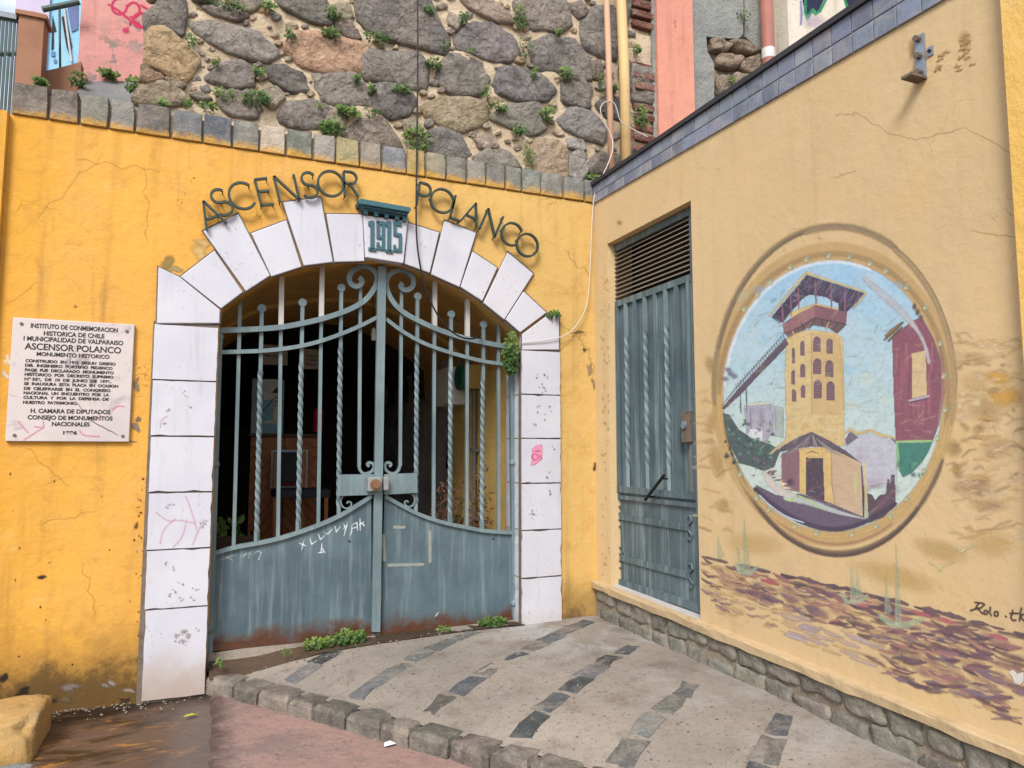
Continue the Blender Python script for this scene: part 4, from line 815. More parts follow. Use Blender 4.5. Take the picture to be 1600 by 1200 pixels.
# ------------------------------------------------------------------ plants
def weed(name, cen, rad, n, size, seed, label, cat='plant', group=None, mat='leaf', flat=None, droop=0, norm=Vector((0, -1, 0)), stems=True):
    r = random.Random(seed); base = Vector(cen); o = thing(name, base, label, cat, group); mb = MB(); size *= r.uniform(.62, 1.12) if mat == 'leaf' else 1; tsh = r.uniform(-.28, .22); lng = r.uniform(.85, 1.6)
    for i in range(n):
        while True:
            q = Vector((r.uniform(-1, 1), r.uniform(-1, 1), r.uniform(-1, 1)))
            if q.length <= 1: break
        p = base+Vector((q.x*rad[0], q.y*rad[1], q.z*rad[2])); p.z += droop*(-abs(q.y))
        d = (norm+Vector((r.uniform(-.9, .9), r.uniform(-.5, .5), r.uniform(-.3, 1.0)))).normalized(); t = d.orthogonal().normalized(); t.rotate(Matrix.Rotation(r.uniform(0, 6.28), 3, d)); b = d.cross(t)
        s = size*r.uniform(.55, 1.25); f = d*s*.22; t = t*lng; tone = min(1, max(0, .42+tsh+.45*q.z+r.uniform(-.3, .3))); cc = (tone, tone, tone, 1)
        mb.add([p-t*s, p-t*s*.3+b*s*.55-f*.3, p+t*s*.45+b*s*.5-f*.3, p+t*s, p+t*s*.45-b*s*.5-f*.3, p-t*s*.3-b*s*.55-f*.3, p+f*.5], [(0,5,6),(0,6,1),(1,6,2),(2,6,3),(3,6,4),(4,6,5)], [cc]*7)
    mb.build('leaves', mat, o)
    if stems:
        ms = MB()
        for i in range(max(2, n//14)):
            q = Vector((r.uniform(-.8, .8)*rad[0], r.uniform(-.6, .2)*rad[1], r.uniform(-.7, .8)*rad[2])); ms.tube([base+Vector((q.x*.3, abs(rad[1])*.8, q.z*.2-.3*rad[2])), base+q*.6, base+q], .0016 if mat == 'leaf' else .003, 4)
        ms.build('stems', 'leafstem' if 'leafstem' in MAT else 'darkwood', o)
    return o
MAT['leafstem'] = simple('weed_stems', (.08, .10, .03, 1), .7)
gy = GY-.05
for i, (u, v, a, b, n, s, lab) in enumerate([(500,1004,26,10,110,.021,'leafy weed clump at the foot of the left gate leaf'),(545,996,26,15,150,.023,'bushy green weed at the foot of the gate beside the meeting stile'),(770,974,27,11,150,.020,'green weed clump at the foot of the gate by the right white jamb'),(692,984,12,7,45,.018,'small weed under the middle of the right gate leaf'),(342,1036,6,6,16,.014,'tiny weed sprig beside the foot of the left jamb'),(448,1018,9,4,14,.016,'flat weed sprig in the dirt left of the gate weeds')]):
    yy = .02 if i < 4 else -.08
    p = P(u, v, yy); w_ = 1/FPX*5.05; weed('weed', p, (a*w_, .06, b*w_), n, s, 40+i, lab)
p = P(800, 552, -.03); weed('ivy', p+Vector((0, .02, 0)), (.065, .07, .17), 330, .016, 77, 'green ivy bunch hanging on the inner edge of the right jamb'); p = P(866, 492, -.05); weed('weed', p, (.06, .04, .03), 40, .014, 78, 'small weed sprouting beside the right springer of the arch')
p = Vector((.25, .75, .62)); weed('plant', P(352, 830, .9), (.16, .15, .14), 60, .055, 79, 'green leafy plant inside the tunnel behind the left bars')
MB_ = P(395, 850, .8)
pb = thing('planter', P(360, 868, .8), 'wooden planter box behind the bottom left of the gate bars', 'planter'); a = P(336, 838, .75); b = P(400, 838, .75); MB().box((a.x, .70, .331), (b.x, .72, a.z)).build('front_board', 'darkwood', pb); MB().box((a.x, .722, .331), (a.x+.02, 1.1, a.z)).build('side_board', 'darkwood', pb); MB().box((b.x-.02, .722, .331), (b.x, 1.1, a.z)).build('side_board', 'darkwood', pb)
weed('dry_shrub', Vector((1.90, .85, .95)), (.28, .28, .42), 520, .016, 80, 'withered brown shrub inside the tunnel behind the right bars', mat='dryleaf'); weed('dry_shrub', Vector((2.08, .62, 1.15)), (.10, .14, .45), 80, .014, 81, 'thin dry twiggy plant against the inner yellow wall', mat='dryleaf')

# ================================================================== SIDE WALL
sw = thing('side_wall', (XW, -1.6, .3), 'tan painted side wall with slate tile band and mural', 'wall')
zled = lambda y: .628+.028*y                                    # top of the ledge along the wall (y negative)
ztb = lambda y: 3.567+.0316*y; ztt = lambda y: 3.713+.010*y
yl, yr_ = -.215, -1.272
pl = [(0, zled(0)-.01), (yl, zled(yl)-.01), (yl, 3.19), (yr_, 3.19), (yr_, zled(yr_)-.01), (-3.28, zled(-3.28)-.01), (-3.28, ztt(-3.28)-.012), (0, ztt(0)-.012)]
MB().prism([Vector((XW, y, z)) for y, z in pl], (.22, 0, 0)).build('plaster_face', 'tan', sw)
MB().box((XW-.05, -4.2, .0), (XW+.22, -3.281, 4.2)).build('pilaster', 'bright', sw)
# tile band
MB().prism([Vector((XW-.006, 0, ztb(0)+.004)), Vector((XW-.006, -3.279, ztb(-3.279)+.004)), Vector((XW-.006, -3.279, ztt(-3.279)-.002)), Vector((XW-.006, 0, ztt(0)-.002))], (.005, 0, 0)).build('grout_bed', 'grout', sw)
y = -.004; k = 0; tp = .122
while y > -3.27:
    for row in (0, 1):
        ya, yb = y-.0, max(y-tp+.006, -3.275); f0, f1 = (.02, .485) if row == 0 else (.515, .985); off = .0 if row else .0
        zz = lambda yy, f: ztb(yy)+(ztt(yy)-ztb(yy))*f
        MB().prism([Vector((XW-.013, ya, zz(ya, f0))), Vector((XW-.013, yb, zz(yb, f0))), Vector((XW-.013, yb, zz(yb, f1))), Vector((XW-.013, ya, zz(ya, f1)))], (.008, 0, 0)).build('tile', 'tile', sw, color=vary(C(132, 140, 158), k*2+row, .22), bevel=.0025)
    y -= tp; k += 1
MB().prism([Vector((XW-.03, 0, ztt(0))), Vector((XW-.03, -3.279, ztt(-3.279))), Vector((XW-.03, -3.279, ztt(-3.279)+.03)), Vector((XW-.03, 0, ztt(0)+.03))], (.25, 0, 0)).build('tile_cap', 'darkcap', sw)
# ledge and its stone base
mb = MB(); vs = []; nn = 40
for i in range(nn+1):
    y = -.001-i*3.7/nn; j = jit(300+i, .005)
    for dx, dz in ((.0, 0), (-.052, -.003), (-.056, -.012), (-.052, -.052+j()), (.0, -.058)): vs.append((XW+dx+(j()*.6 if dx else 0), y, zled(y)+dz+j()*.3))
mb.add(vs, [(i*5+q, i*5+q+1, i*5+6+q, i*5+5+q) for i in range(nn) for q in range(4)]+[(0,1,2,3,4), tuple(nn*5+q for q in (4,3,2,1,0))]); mb.build('ledge', 'ledge', sw)
MB().prism([Vector((XW-.004, yl, zled(yl)+.003)), Vector((XW-.004, yr_, zled(yr_)+.003)), Vector((XW+.2, yr_, zled(yr_)+.003)), Vector((XW+.2, yl, zled(yl)+.003))], (0, 0, -.02)).build('door_sill', 'sill', sw)
MB().box((XW-.012, -4.2, -.1), (XW+.2, -.001, .50)).build('base_mortar', 'dirtymortar', sw)
MB().prism([Vector((XW-.0115, 0, .49)), Vector((XW-.0115, -3.7, .49)), Vector((XW-.0115, -3.7, zled(-3.7)-.06)), Vector((XW-.0115, 0, zled(0)-.06))], (.1, 0, 0)).build('base_mortar', 'dirtymortar', sw)
yy = -.02; k = 0
rows = [[], []]
for row in (0, 1):
    yy = -.015-.07*row; k = 0
    while yy > -3.6:
        rr = random.Random(500+row*100+k); wd = rr.uniform(.17, .29); ya, yb = yy, yy-wd; m = (ya+yb)/2
        top = zled(m)-.060; bot = ramp_z(XW, m)-.03; hm = bot+(top-bot)*(.52+rr.uniform(-.08, .08)); za, zb = (hm+.010, top) if row == 0 else (bot, hm-.010); j = jit(k+row*60, .012)
        lp_ = [Vector((XW-.012, ya-.008+j(), za+j())), Vector((XW-.012, ya-.008+j(), (za+zb)/2)), Vector((XW-.012, ya-.012+j(), zb+j()*.4)), Vector((XW-.012, m, zb)), Vector((XW-.012, yb+.012+j(), zb+j()*.4)), Vector((XW-.012, yb+.006, (za+zb)/2)), Vector((XW-.012, yb+.01+j(), za+j())), Vector((XW-.012, m, za+j()))]
        rock('base_stone', lp_, (-1, 0, 0), .016, 'granite', sw, vary(C(140, 136, 124), k+row*31, .22), 600+k+row*50, cut=1); yy = yb; k += 1
# ------------------------------------------------------------------ side door
DX = .07
dr = thing('side_door', Q(1027, 935, DX), 'tall narrow blue-grey metal door with louvred top in the side wall', 'door')
def D(u, v, dx=DX): return Q(u, v, dx)
ya, yb = D(953, 640).y, D(1094, 700).y; zb = zled(-.7)+.006; zt = 3.185; zlb = 2.70; zmid = 1.30
x = XW+DX
MB().box((x+.012, yb, zb+.02), (x+.018, ya, zlb)).build('door_sheet', 'door', dr)
mb = MB(); mb.box((x-.012, ya-.035, zb), (x+.03, ya, zt)); mb.box((x-.012, yb, zb), (x+.03, yb+.045, zt)); mb.box((x-.010, yb+.046, zb), (x+.03, ya-.036, zb+.05)); mb.box((x-.010, yb+.046, zlb), (x+.03, ya-.036, zlb+.045)); mb.box((x-.010, yb+.046, zt-.05), (x+.03, ya-.036, zt)); mb.build('frame', 'door', dr)
mb = MB(); mb.box((x-.014, yb+.046, zmid), (x+.012, ya-.036, zmid+.045)); mb.box((x-.008, yb+.046, zmid-.05), (x+.012, ya-.036, zmid-.02)); mb.build('mid_rail', 'door', dr)
nb = 8
for i in range(nb):
    yy = ya-.035-(i+.75)*(ya-yb-.08)/nb; mb = MB(); mb.twist((x-.004, yy, zlb), (x-.004, yy, zmid+.045),   .0125, 19 if i % 2 == 1 and i < 7 else 0, z0=zmid+.2, z1=zlb-.25); mb.build('bar', 'door' if i % 2 == 0 else 'gate', dr)
for i in range(11):
    z = zlb+.07+i*(zt-zlb-.14)/10.3; MB().prism([Vector((x-.008, ya-.036, z)), Vector((x-.008, yb+.046, z)), Vector((x+.03, yb+.046, z+.022)), Vector((x+.03, ya-.036, z+.022))], (0, 0, .006)).build('louvre_slat', simple('slat_paint', C(150, 140, 128), .6, .3) if i == 0 else bpy.data.materials['slat_paint'], dr)
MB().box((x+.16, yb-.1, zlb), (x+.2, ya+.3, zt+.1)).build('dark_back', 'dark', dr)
lk = MB().box((x-.045, yb+.05, 1.66), (x-.005, yb+.135, 1.86)).build('lock_case', 'rust', dr, bevel=.004); MB().tube([(x-.045, yb+.095, 1.77), (x-.058, yb+.095, 1.77)], .026, 14).build('lock_cylinder', 'steel', lk)
MB().box((x-.006, yb+.05, zmid+.05), (x-.002, yb+.12, 1.655)).build('rusty_plate', 'rust', dr)
h0 = D(1038, 742, DX-.06); h1 = D(1008, 781, DX-.06); mb = MB(); mb.tube([h0, h1], .011, 8); mb.tube([D(1036, 748, DX-.06), D(1046, 748, DX)], .006, 6); mb.tube([D(1014, 776, DX-.06), D(1022, 776, DX)], .006, 6); mb.build('handle', 'black', dr)
for zc, fl in ((1.12, -1), (.82, 1)):
    mb = MB(); a = ya-.12; b = yb+.14; mb.box((x-.002, b, zc-.022), (x+.011, a, zc+.022))
    for yy, sg_ in ((a, 1), (b, -1)):
        for s2 in (1, -1): mb.tube([(x+.002, yy+sg_*.0, zc+.02*s2), (x+.002, yy+sg_*.035, zc+.045*s2), (x+.002, yy+sg_*.02, zc+.075*s2), (x+.002, yy-sg_*.01, zc+.07*s2)], .007, 6)
    mb.build('strap', 'door', dr)
for yy in (ya-.15, yb+.17): MB().box((x+.004, yy-.01, .86), (x+.0115, yy+.01, 1.09)).build('panel_moulding', 'door', dr)

# ------------------------------------------------------------------ MURAL
mu = thing('mural', Q(1300, 900), 'round porthole mural of a lift tower with painted waves below', 'mural')
m1 = ZZ(1080, 320, 3.077); m2 = ZZ(1080, 700, 3.077); m3 = ZZ(1120, 400, 5); m5 = ZZ(1180, 640, 6)
pt = Painter(side_map, .0012, 1.35, .0); rr = random.Random(11)
def ell(cx, cy, rx, ry, a0, a1, n=30): return [(cx+rx*math.cos(math.radians(a0+(a1-a0)*i/n)), cy+ry*math.sin(math.radians(a0+(a1-a0)*i/n))) for i in range(n+1)]
# cloudy smudges round the porthole
for u, v, a, b, col, al in [(1520,560,34,14,(196,160,104),.5),(1540,640,40,26,(206,178,130),.5),(1525,600,30,20,(226,196,140),.6),(1500,560,16,10,(232,206,160),.6),(1560,700,36,24,(198,170,128),.4),(1520,760,46,22,(186,156,118),.5),(1490,700,16,20,(180,150,104),.5),(1545,790,40,16,(194,164,122),.45),(1570,620,40,22,(226,178,92),.8),(1560,590,30,14,(226,178,92),.8),(1500,650,14,12,(236,214,170),.7),(1530,670,14,10,(180,146,100),.6),(1120,720,16,40,(206,172,112),.6),(1130,790,14,16,(186,152,104),.5),(1112,660,12,26,(206,172,112),.5),(1110,570,12,20,(188,158,112),.5),(1470,860,60,22,(214,184,120),.5),(1400,900,90,24,(222,190,122),.5),(1180,850,60,24,(222,190,122),.4),(1550,850,50,30,(220,188,124),.4),(1505,615,9,9,(240,216,170),.8),(1525,630,12,9,(240,216,170),.8),(1500,635,9,8,(240,216,170),.8),(1545,655,10,6,(150,124,92),.7),(1552,610,14,7,(166,140,104),.5),(1530,750,22,12,(172,144,112),.5),(1495,735,10,18,(160,132,96),.5)]: pt.blob(u, v, a, b, C(*col), al, rr.uniform(-.3, .3))
for _ in range(50): pt.blob(rr.uniform(1490, 1598), rr.uniform(520, 800), rr.uniform(4, 14), rr.uniform(3, 8), C(*rr.choice([(196,168,124),(236,212,166),(238,220,184),(226,186,110),(206,176,130),(172,148,116)])), rr.uniform(.25, .5), rr.uniform(-.8, .8))
for _ in range(170):
    u, v = (rr.uniform(1488, 1600), rr.uniform(520, 850)) if rr.random() < .75 else (rr.uniform(1096, 1140), rr.uniform(560, 830)); L2 = rr.uniform(5, 16); an = rr.uniform(-.6, .4)
    if math.hypot((u-1303)/196, (v-616)/250) < 1.0: continue
    pt.stroke([(u-L2, v-L2*math.sin(an)), (u, v-rr.uniform(0, 5)), (u+L2, v+L2*math.sin(an))], rr.uniform(4, 11), C(*rr.choice([(200,172,128),(238,214,170),(240,222,188),(226,186,112),(210,180,134),(180,154,122),(232,200,140)])), rr.uniform(.25, .55), .7)
# porthole frame
pt.grad(1303, 616, 192, 240, lambda u, v: C(220, 186, 124), .35)
for k_, (a0, a1, wd, col, al) in enumerate([(175,300,11,(160,142,112),.8),(195,345,6,(128,112,96),.8),(255,360,10,(176,154,118),.7),(300,372,12,(190,164,124),.6)]): pt.stroke(ell(1306, 610, 190-k_*1.5, 258-k_*2, a0, a1), wd, C(*col), al, .6)
pt.stroke(ell(1310, 612, 180, 252, 25, 170), 10, C(128, 110, 96), .85, .6); pt.stroke(ell(1311, 612, 176, 256, 45, 140), 7, C(98, 84, 84), .8, .5); pt.stroke(ell(1308, 610, 172, 240, 60, 130), 6, C(176, 128, 112), .5, .6)
pt.stroke(ell(1303, 617, 179, 221, 180, 372), 11, C(176, 148, 112), .8, .7); pt.stroke(ell(1303, 617, 181, 222, 10, 180), 10, C(228, 196, 132), .6, .7)
def skyc(u, v):
    t = max(0, min(1, (v-420)/300)); t2 = .5+.5*mnoise.noise(Vector((u*.02, v*.02, 0)))
    a = (150+40*t2, 202+12*t2, 234); b = (206, 222, 214); return C(*[a[i]*(1-t)+b[i]*t for i in range(3)])
pt.grad(1302, 619, 173, 213, skyc, 1.0)
for _ in range(40):
    u = rr.uniform(1160, 1440); v = rr.uniform(430, 640); pt.blob(u, v, rr.uniform(8, 24), rr.uniform(5, 14), C(*rr.choice([(136,196,236),(176,212,232),(204,222,216),(216,218,190)])), .35, rr.uniform(-1, 1))
pt.stroke(ell(1302, 619, 170, 210, 185, 290), 7, C(226, 236, 244), .8, .5)
pt.build('porthole', mu, (1082,300,1604,1000))
pt = Painter(side_map, .0020, 1.0, .05); purple = C(110, 84, 108); dk = C(66, 58, 84); ylw = C(220, 195, 142)
# building at right
pt.poly(m1([(968,640),(1060,560),(1110,540),(1165,640),(1205,760),(1212,900),(1190,1060),(1165,1130),(985,1135),(975,900)]), C(142, 88, 108), 1)
for _ in range(26): x = rr.uniform(985, 1180); y0 = rr.uniform(650, 900); pt.stroke(m1([(x, y0), (x+rr.uniform(-8, 8), y0+rr.uniform(80, 220))]), rr.uniform(3, 8), C(*rr.choice([(122,74,96),(164,96,116),(150,100,118),(176,112,124)])), .6)
pt.stroke(m1([(1190,650),(1210,760),(1214,900),(1190,1060)]), 6, C(178, 140, 130), .7)
pt.poly(m1([(1062,715),(1128,700),(1135,915),(1065,930)]), C(218, 194, 150), 1); pt.stroke(m1([(1050,942),(1145,920)]), 5, C(186, 180, 204), 1); pt.stroke(m1([(1050,950),(1146,930)]), 2, dk, 1)
for x, y0, x2, y2 in [(930,650,1010,570),(940,640,1020,565),(935,630,1000,575),(950,655,1015,590)]: pt.stroke(m1([(x,y0),(x2,y2)]), 5, C(*rr.choice([(150,116,76),(110,84,60),(190,160,110)])), .9)
for x, y0 in ((1075,490),(1090,515),(1105,545)): pt.blob(*m1([(x,y0)])[0], 5, 8, C(112, 86, 66), .9)
pt.stroke(smooth_path(m1([(830,350),(920,430),(1010,510),(1090,600),(1130,680),(1145,760)])), [14*(.3+.7*math.sin(math.pi*min(1, i/14)))+2 for i in range(len(smooth_path([(0,0)]*6)))], C(212, 214, 222), .7, .4)
pt.poly(m1([(985,1135),(1165,1130),(1140,1190),(1110,1240),(1060,1290),(1020,1310),(1000,1270)]), C(64, 132, 122), 1); pt.stroke(m1([(988,1140),(1165,1135)]), 5, C(168, 208, 140), .9); pt.stroke(m1([(990,1140),(1000,1270)]), 5, C(150, 200, 140), .9)
for _ in range(12): pt.blob(rr.uniform(1405, 1445), rr.uniform(700, 745), rr.uniform(3, 8), rr.uniform(4, 9), C(*rr.choice([(40,110,104),(60,150,130),(96,170,140),(30,84,84)])), .6)
# houses and hill behind
pt.poly(m1([(745,1130),(770,1090),(800,1110),(850,1098),(930,1125),(965,1115),(985,1135),(990,1330),(850,1350),(745,1330)]), C(196, 200, 212), 1); pt.poly(m1([(742,1130),(765,1088),(805,1118),(750,1160)]), C(110, 104, 126), 1); pt.poly(m1([(955,1120),(970,1112),(984,1135),(984,1150)]), C(126, 118, 136), 1)
pt.stroke(m1([(735,1105),(765,1078),(800,1100),(860,1085),(930,1112),(980,1120)]), 5, ylw, .9)
for _ in range(16): pt.blob(rr.uniform(1330, 1395), rr.uniform(700, 770), rr.uniform(8, 18), rr.uniform(8, 16), C(*rr.choice([(190,184,200),(206,206,214),(176,156,178)])), .5)
pt.poly(m5([(1050,780),(1100,800),(1130,850),(1170,800),(1230,790),(1240,650),(1262,655),(1262,720),(1280,605),(1310,610),(1312,700),(1320,720),(1320,900),(1200,1010),(1070,1060)]), C(92, 76, 96), 1)
pt.stroke(m5([(1300,760),(1200,870),(1100,960)]), 10, C(120, 88, 104), .7)
# left: house, hedge, street
pt.poly(m1([(255,970),(390,960),(395,1090),(360,1140),(268,1100)]), C(176, 172, 190), 1); pt.stroke(m1([(260,962),(395,952)]), 4, C(226, 222, 206), .9); pt.poly(m1([(395,965),(445,975),(445,1120),(395,1110)]), C(176, 190, 190), 1)
for _ in range(12): x = rr.uniform(275, 440); pt.stroke(m1([(x, 980), (x+4, 1080)]), 2.4, C(*rr.choice([(140,136,160),(150,180,150),(190,190,206)])), .7)
pt.poly(m1([(275,1080),(345,1075),(345,1140),(275,1130)]), C(220, 222, 230), 1)
pt.poly(m1([(152,1000),(185,1010),(230,1080),(290,1120),(380,1150),(430,1180),(400,1260),(350,1280),(300,1260),(230,1240),(180,1140)]), C(74, 96, 100), 1)
for _ in range(70): u, v = m1([(rr.uniform(165, 400), 0)])[0][0], rr.uniform(655, 725); pt.blob(u, v, rr.uniform(2, 6), rr.uniform(2, 5), C(*rr.choice([(52,104,92),(86,150,120),(60,60,84),(104,92,120),(120,170,140),(40,60,70)])), .75, rr.uniform(-1, 1))
for _ in range(26): pt.blob(rr.uniform(1178, 1214), rr.uniform(715, 745), rr.uniform(2, 5), rr.uniform(2, 5), C(*rr.choice([(60,52,80),(104,88,120),(140,110,130),(60,110,96)])), .8)
# tower
pt.poly(m3([(548,620),(600,600),(745,575),(930,600),(985,640),(995,900),(1000,1240),(540,1240),(535,900)]), ylw, 1)
pt.poly(m1([(470,900),(735,900),(740,1160),(450,1160)]), ylw, 1)
pt.poly(m3([(735,600),(935,615),(965,700),(975,1240),(740,1240)]), C(212, 182, 130), 1); pt.stroke(m3([(742,600),(744,1240)]), 1.4, C(170, 140, 100), .9); pt.stroke(m3([(960,640),(980,900),(990,1200)]), 5, C(200, 170, 120), .9)
for _ in range(30): pt.blob(rr.uniform(1232, 1312), rr.uniform(630, 690), rr.uniform(6, 14), rr.uniform(2, 5), C(*rr.choice([(214,190,140),(190,176,150),(206,168,100),(226,206,160)])), .5, rr.uniform(-.3, .3))
for cx, cy, wx, hy in [(600,775,26,120),(672,718,36,115),(785,688,58,118),(884,702,54,116),(600,945,30,112),(673,893,40,105),(788,860,66,122),(882,878,62,130),(605,1088,36,98),(677,1056,36,98),(792,1038,68,146),(890,1052,66,150)]:
    pts = [(cx-wx/2, cy+hy/2), (cx-wx/2, cy-hy*.2)]+[(cx-wx/2*math.cos(math.pi*i/8), cy-hy*.2-hy*.3*math.sin(math.pi*i/8)) for i in range(1, 8)]+[(cx+wx/2, cy-hy*.2), (cx+wx/2, cy+hy/2+4)]
    pt.poly(m3(pts), C(112, 88, 104), 1)
    for q in range(5): pt.stroke(m3([(cx-wx*.42, cy-hy*.25+q*hy*.16), (cx+wx*.42, cy-hy*.24+q*hy*.16)]), 1.0, C(150, 122, 130), .7)
pt.poly(m3([(575,440),(710,390),(780,370),(950,410),(950,470),(770,480),(580,500)]), C(216, 192, 130), 1)
pt.poly(m3([(430,478),(705,148),(1155,292),(1010,445),(955,430),(955,372),(850,318),(725,300),(670,335),(575,445),(520,520)]), dk, 1)
for _ in range(60):
    t = rr.random(); a = (705+(1155-705)*t, 155+(292-155)*t); b = (a[0]-30-40*rr.random(), a[1]+60+70*rr.random()); pt.stroke(m3([a, b]), 1.1, C(*rr.choice([(110,106,140),(130,126,156),(50,46,70)])), .7)
for _ in range(40): t = rr.random(); a = (700-270*t, 160+318*t); pt.stroke(m3([a, (a[0]+60, a[1]+rr.uniform(20, 70))]), 1.1, C(*rr.choice([(110,106,140),(50,46,70)])), .7)
pt.stroke(m3([(410,470),(700,130),(1170,285)]), 4.5, C(222, 200, 140), .9); pt.stroke(m3([(1170,290),(1080,400)]), 4, C(222, 200, 140), .8)
for a, b in [((512,375),(520,520)),((578,312),(586,470)),((637,250),(642,410)),((770,185),(778,375)),((895,222),(898,415)),((1003,258),(1005,440))]: pt.stroke(m3([a, b]), 2.6, C(150, 100, 130), 1)
pt.poly(m3([(518,530),(640,450),(770,380),(1020,440),(1010,530),(770,480),(640,560),(525,610)]), C(140, 98, 110), 1); pt.poly(m3([(640,560),(770,480),(770,380),(640,450)]), C(156, 112, 118), 1)
for q in range(6): pt.stroke(m3([(775, 395+q*14), (1015, 452+q*13)]), 1.1, C(110, 76, 96), .6); pt.stroke(m3([(525, 545+q*11), (765, 392+q*15)]), 1.1, C(176, 136, 138), .5)
pt.poly(m3([(540,605),(640,560),(770,482),(1010,532),(940,605),(870,560),(760,540),(640,600),(560,640)]), C(120, 94, 100), .9)
for a, b in [((660,520),(690,575)),((590,580),(610,620)),((770,490),(725,565)),((880,515),(850,580)),((950,525),(920,570)),((820,500),(830,540))]: pt.stroke(m3([a, b]), 2.4, C(*rr.choice([(60,50,70),(214,180,130),(170,120,110)])), .9)
pt.stroke(m3([(525,608),(640,562),(770,482),(1012,532),(940,606)]), 1.6, dk, .9)
# walkway
pt.poly(m3([(40,1190),(160,1050),(540,640),(565,690),(300,960),(200,1070),(60,1200)]), C(98, 84, 104), 1); pt.stroke(m3([(40,1170),(160,1020),(520,615)]), 1.4, C(110, 104, 120), .9)
for i in range(22): t = i/21; pt.stroke(m3([(150+370*t, 1000-385*t), (160+372*t, 1050-400*t)]), .8, C(130, 124, 140), .8)
for a, b in [((185,1080),(190,1230)),((232,1020),(238,1230))]: pt.stroke(m3([a, b]), 1.6, dk, .9)
for u, v in ((90,890),(140,940),(70,960),(110,920)): pt.blob(*m3([(u, v)])[0], 8, 6, C(120, 114, 140), .6)
# base hut
pt.poly(m5([(250,420),(420,360),(700,350),(1000,510),(1010,1000),(740,890),(430,780),(250,720)]), C(224, 192, 128), 1)
pt.poly(m5([(250,410),(415,365),(420,770),(290,750),(250,640)]), C(136, 100, 116), 1); pt.poly(m5([(710,370),(1000,520),(1005,1000),(740,890)]), C(206, 178, 150), 1)
pt.poly(m5([(480,450),(638,455),(655,860),(480,800)]), C(74, 62, 86), 1); pt.stroke(m5([(480,412),(535,392),(600,410)]), 1.6, dk, .9); pt.stroke(m5([(945,580),(940,790)]), 5, C(190, 216, 140), .8)
pt.stroke(m5([(1000,530),(1015,760),(1020,1000)]), 4, dk, .9); pt.stroke(m5([(1030,500),(1040,760),(1052,1000)]), 5, C(220, 196, 140), .9); pt.stroke(m5([(715,380),(722,700),(750,880)]), 2.4, C(160, 140, 130), .8)
pt.blob(*m5([(330,680)])[0], 9, 9, C(70, 58, 80), .9)
pt.poly(m5([(185,408),(260,340),(400,260),(530,208),(700,290),(860,390),(1005,508),(850,430),(680,352),(540,345),(400,362)]), C(96, 86, 104), 1)
for _ in range(40): t = rr.random(); pt.stroke(m5([(530+(t-.5)*160, 230+abs(t-.5)*140), (530+(t-.5)*620, 345+abs(t-.5)*200)]), 1.3, C(*rr.choice([(150,142,152),(70,60,80),(120,110,124),(176,170,168)])), .7)
pt.stroke(m5([(150,410),(250,320),(400,240)]), 5, ylw, .9)
# foreground of the porthole
pt.poly(m5([(0,700),(200,800),(430,790),(700,870),(1000,1000),(1085,1035),(960,1100),(800,1140),(600,1130),(400,1060),(200,930),(60,800)]), C(104, 92, 116), 1)
pt.poly(m5([(60,560),(120,600),(250,740),(400,800),(380,850),(220,800),(110,700)]), C(210, 204, 196), 1)
for q in range(5): pt.stroke(m5([(120+q*35, 590+q*36), (200+q*32, 575+q*40)]), 3, C(*rr.choice([(236,228,216),(150,110,110),(200,180,160)])), .9)
pt.stroke(smooth_path(m5([(270,830),(420,850),(560,880),(760,960),(1080,1035)])), [3+9*math.sin(math.pi*i/16) for i in range(len(smooth_path([(0,0)]*5)))], C(196, 204, 206), .9); pt.stroke(m5([(290,840),(380,850)]), 7, C(186, 212, 150), .9); pt.stroke(m5([(410,810),(520,860),(640,930)]), 6, C(180, 208, 150), .8)
pt.stroke(smooth_path(m5([(0,740),(150,880),(400,1040),(640,1120),(850,1120),(1090,1030),(1320,880)])), 9, C(64, 56, 84), .9, .4); pt.stroke(smooth_path(m5([(40,800),(150,910),(300,1010),(460,1060)])), 2.2, C(206, 216, 236), .9)
for _ in range(260):
    a_ = rr.uniform(0, 6.28); q_ = math.sqrt(rr.random())*.95; u = 1302+173*q_*math.cos(a_); v = 619+205*q_*math.sin(a_); L2 = rr.uniform(4, 12); an = rr.uniform(-1.2, .3)
    pt.stroke([(u-L2*math.cos(an), v-L2*math.sin(an)), (u, v+rr.uniform(-2, 2)), (u+L2*math.cos(an), v+L2*math.sin(an))], rr.uniform(2, 6), C(*rr.choice([(224,224,216),(206,196,170),(150,150,170),(120,104,120),(226,208,160)])), rr.uniform(.08, .24), .7)
# turquoise bolts of the porthole
for u, v in m1([(258,500),(322,432),(383,370),(480,300),(557,262),(665,245),(762,252),(862,282),(938,318),(1038,395),(1130,492),(1200,665),(1218,822),(1225,985),(1188,1120)])+m2([(1122,108),(1040,243),(962,325),(892,375),(777,415),(605,410),(500,375),(375,295),(318,238),(238,125)]): pt.blob(u, v, 5.5, 6.5, C(184, 204, 176), .6, 0, 10, .4); pt.blob(u-2, v+2, 4, 4, C(226, 210, 164), .8)
pt.build('porthole_view', mu)
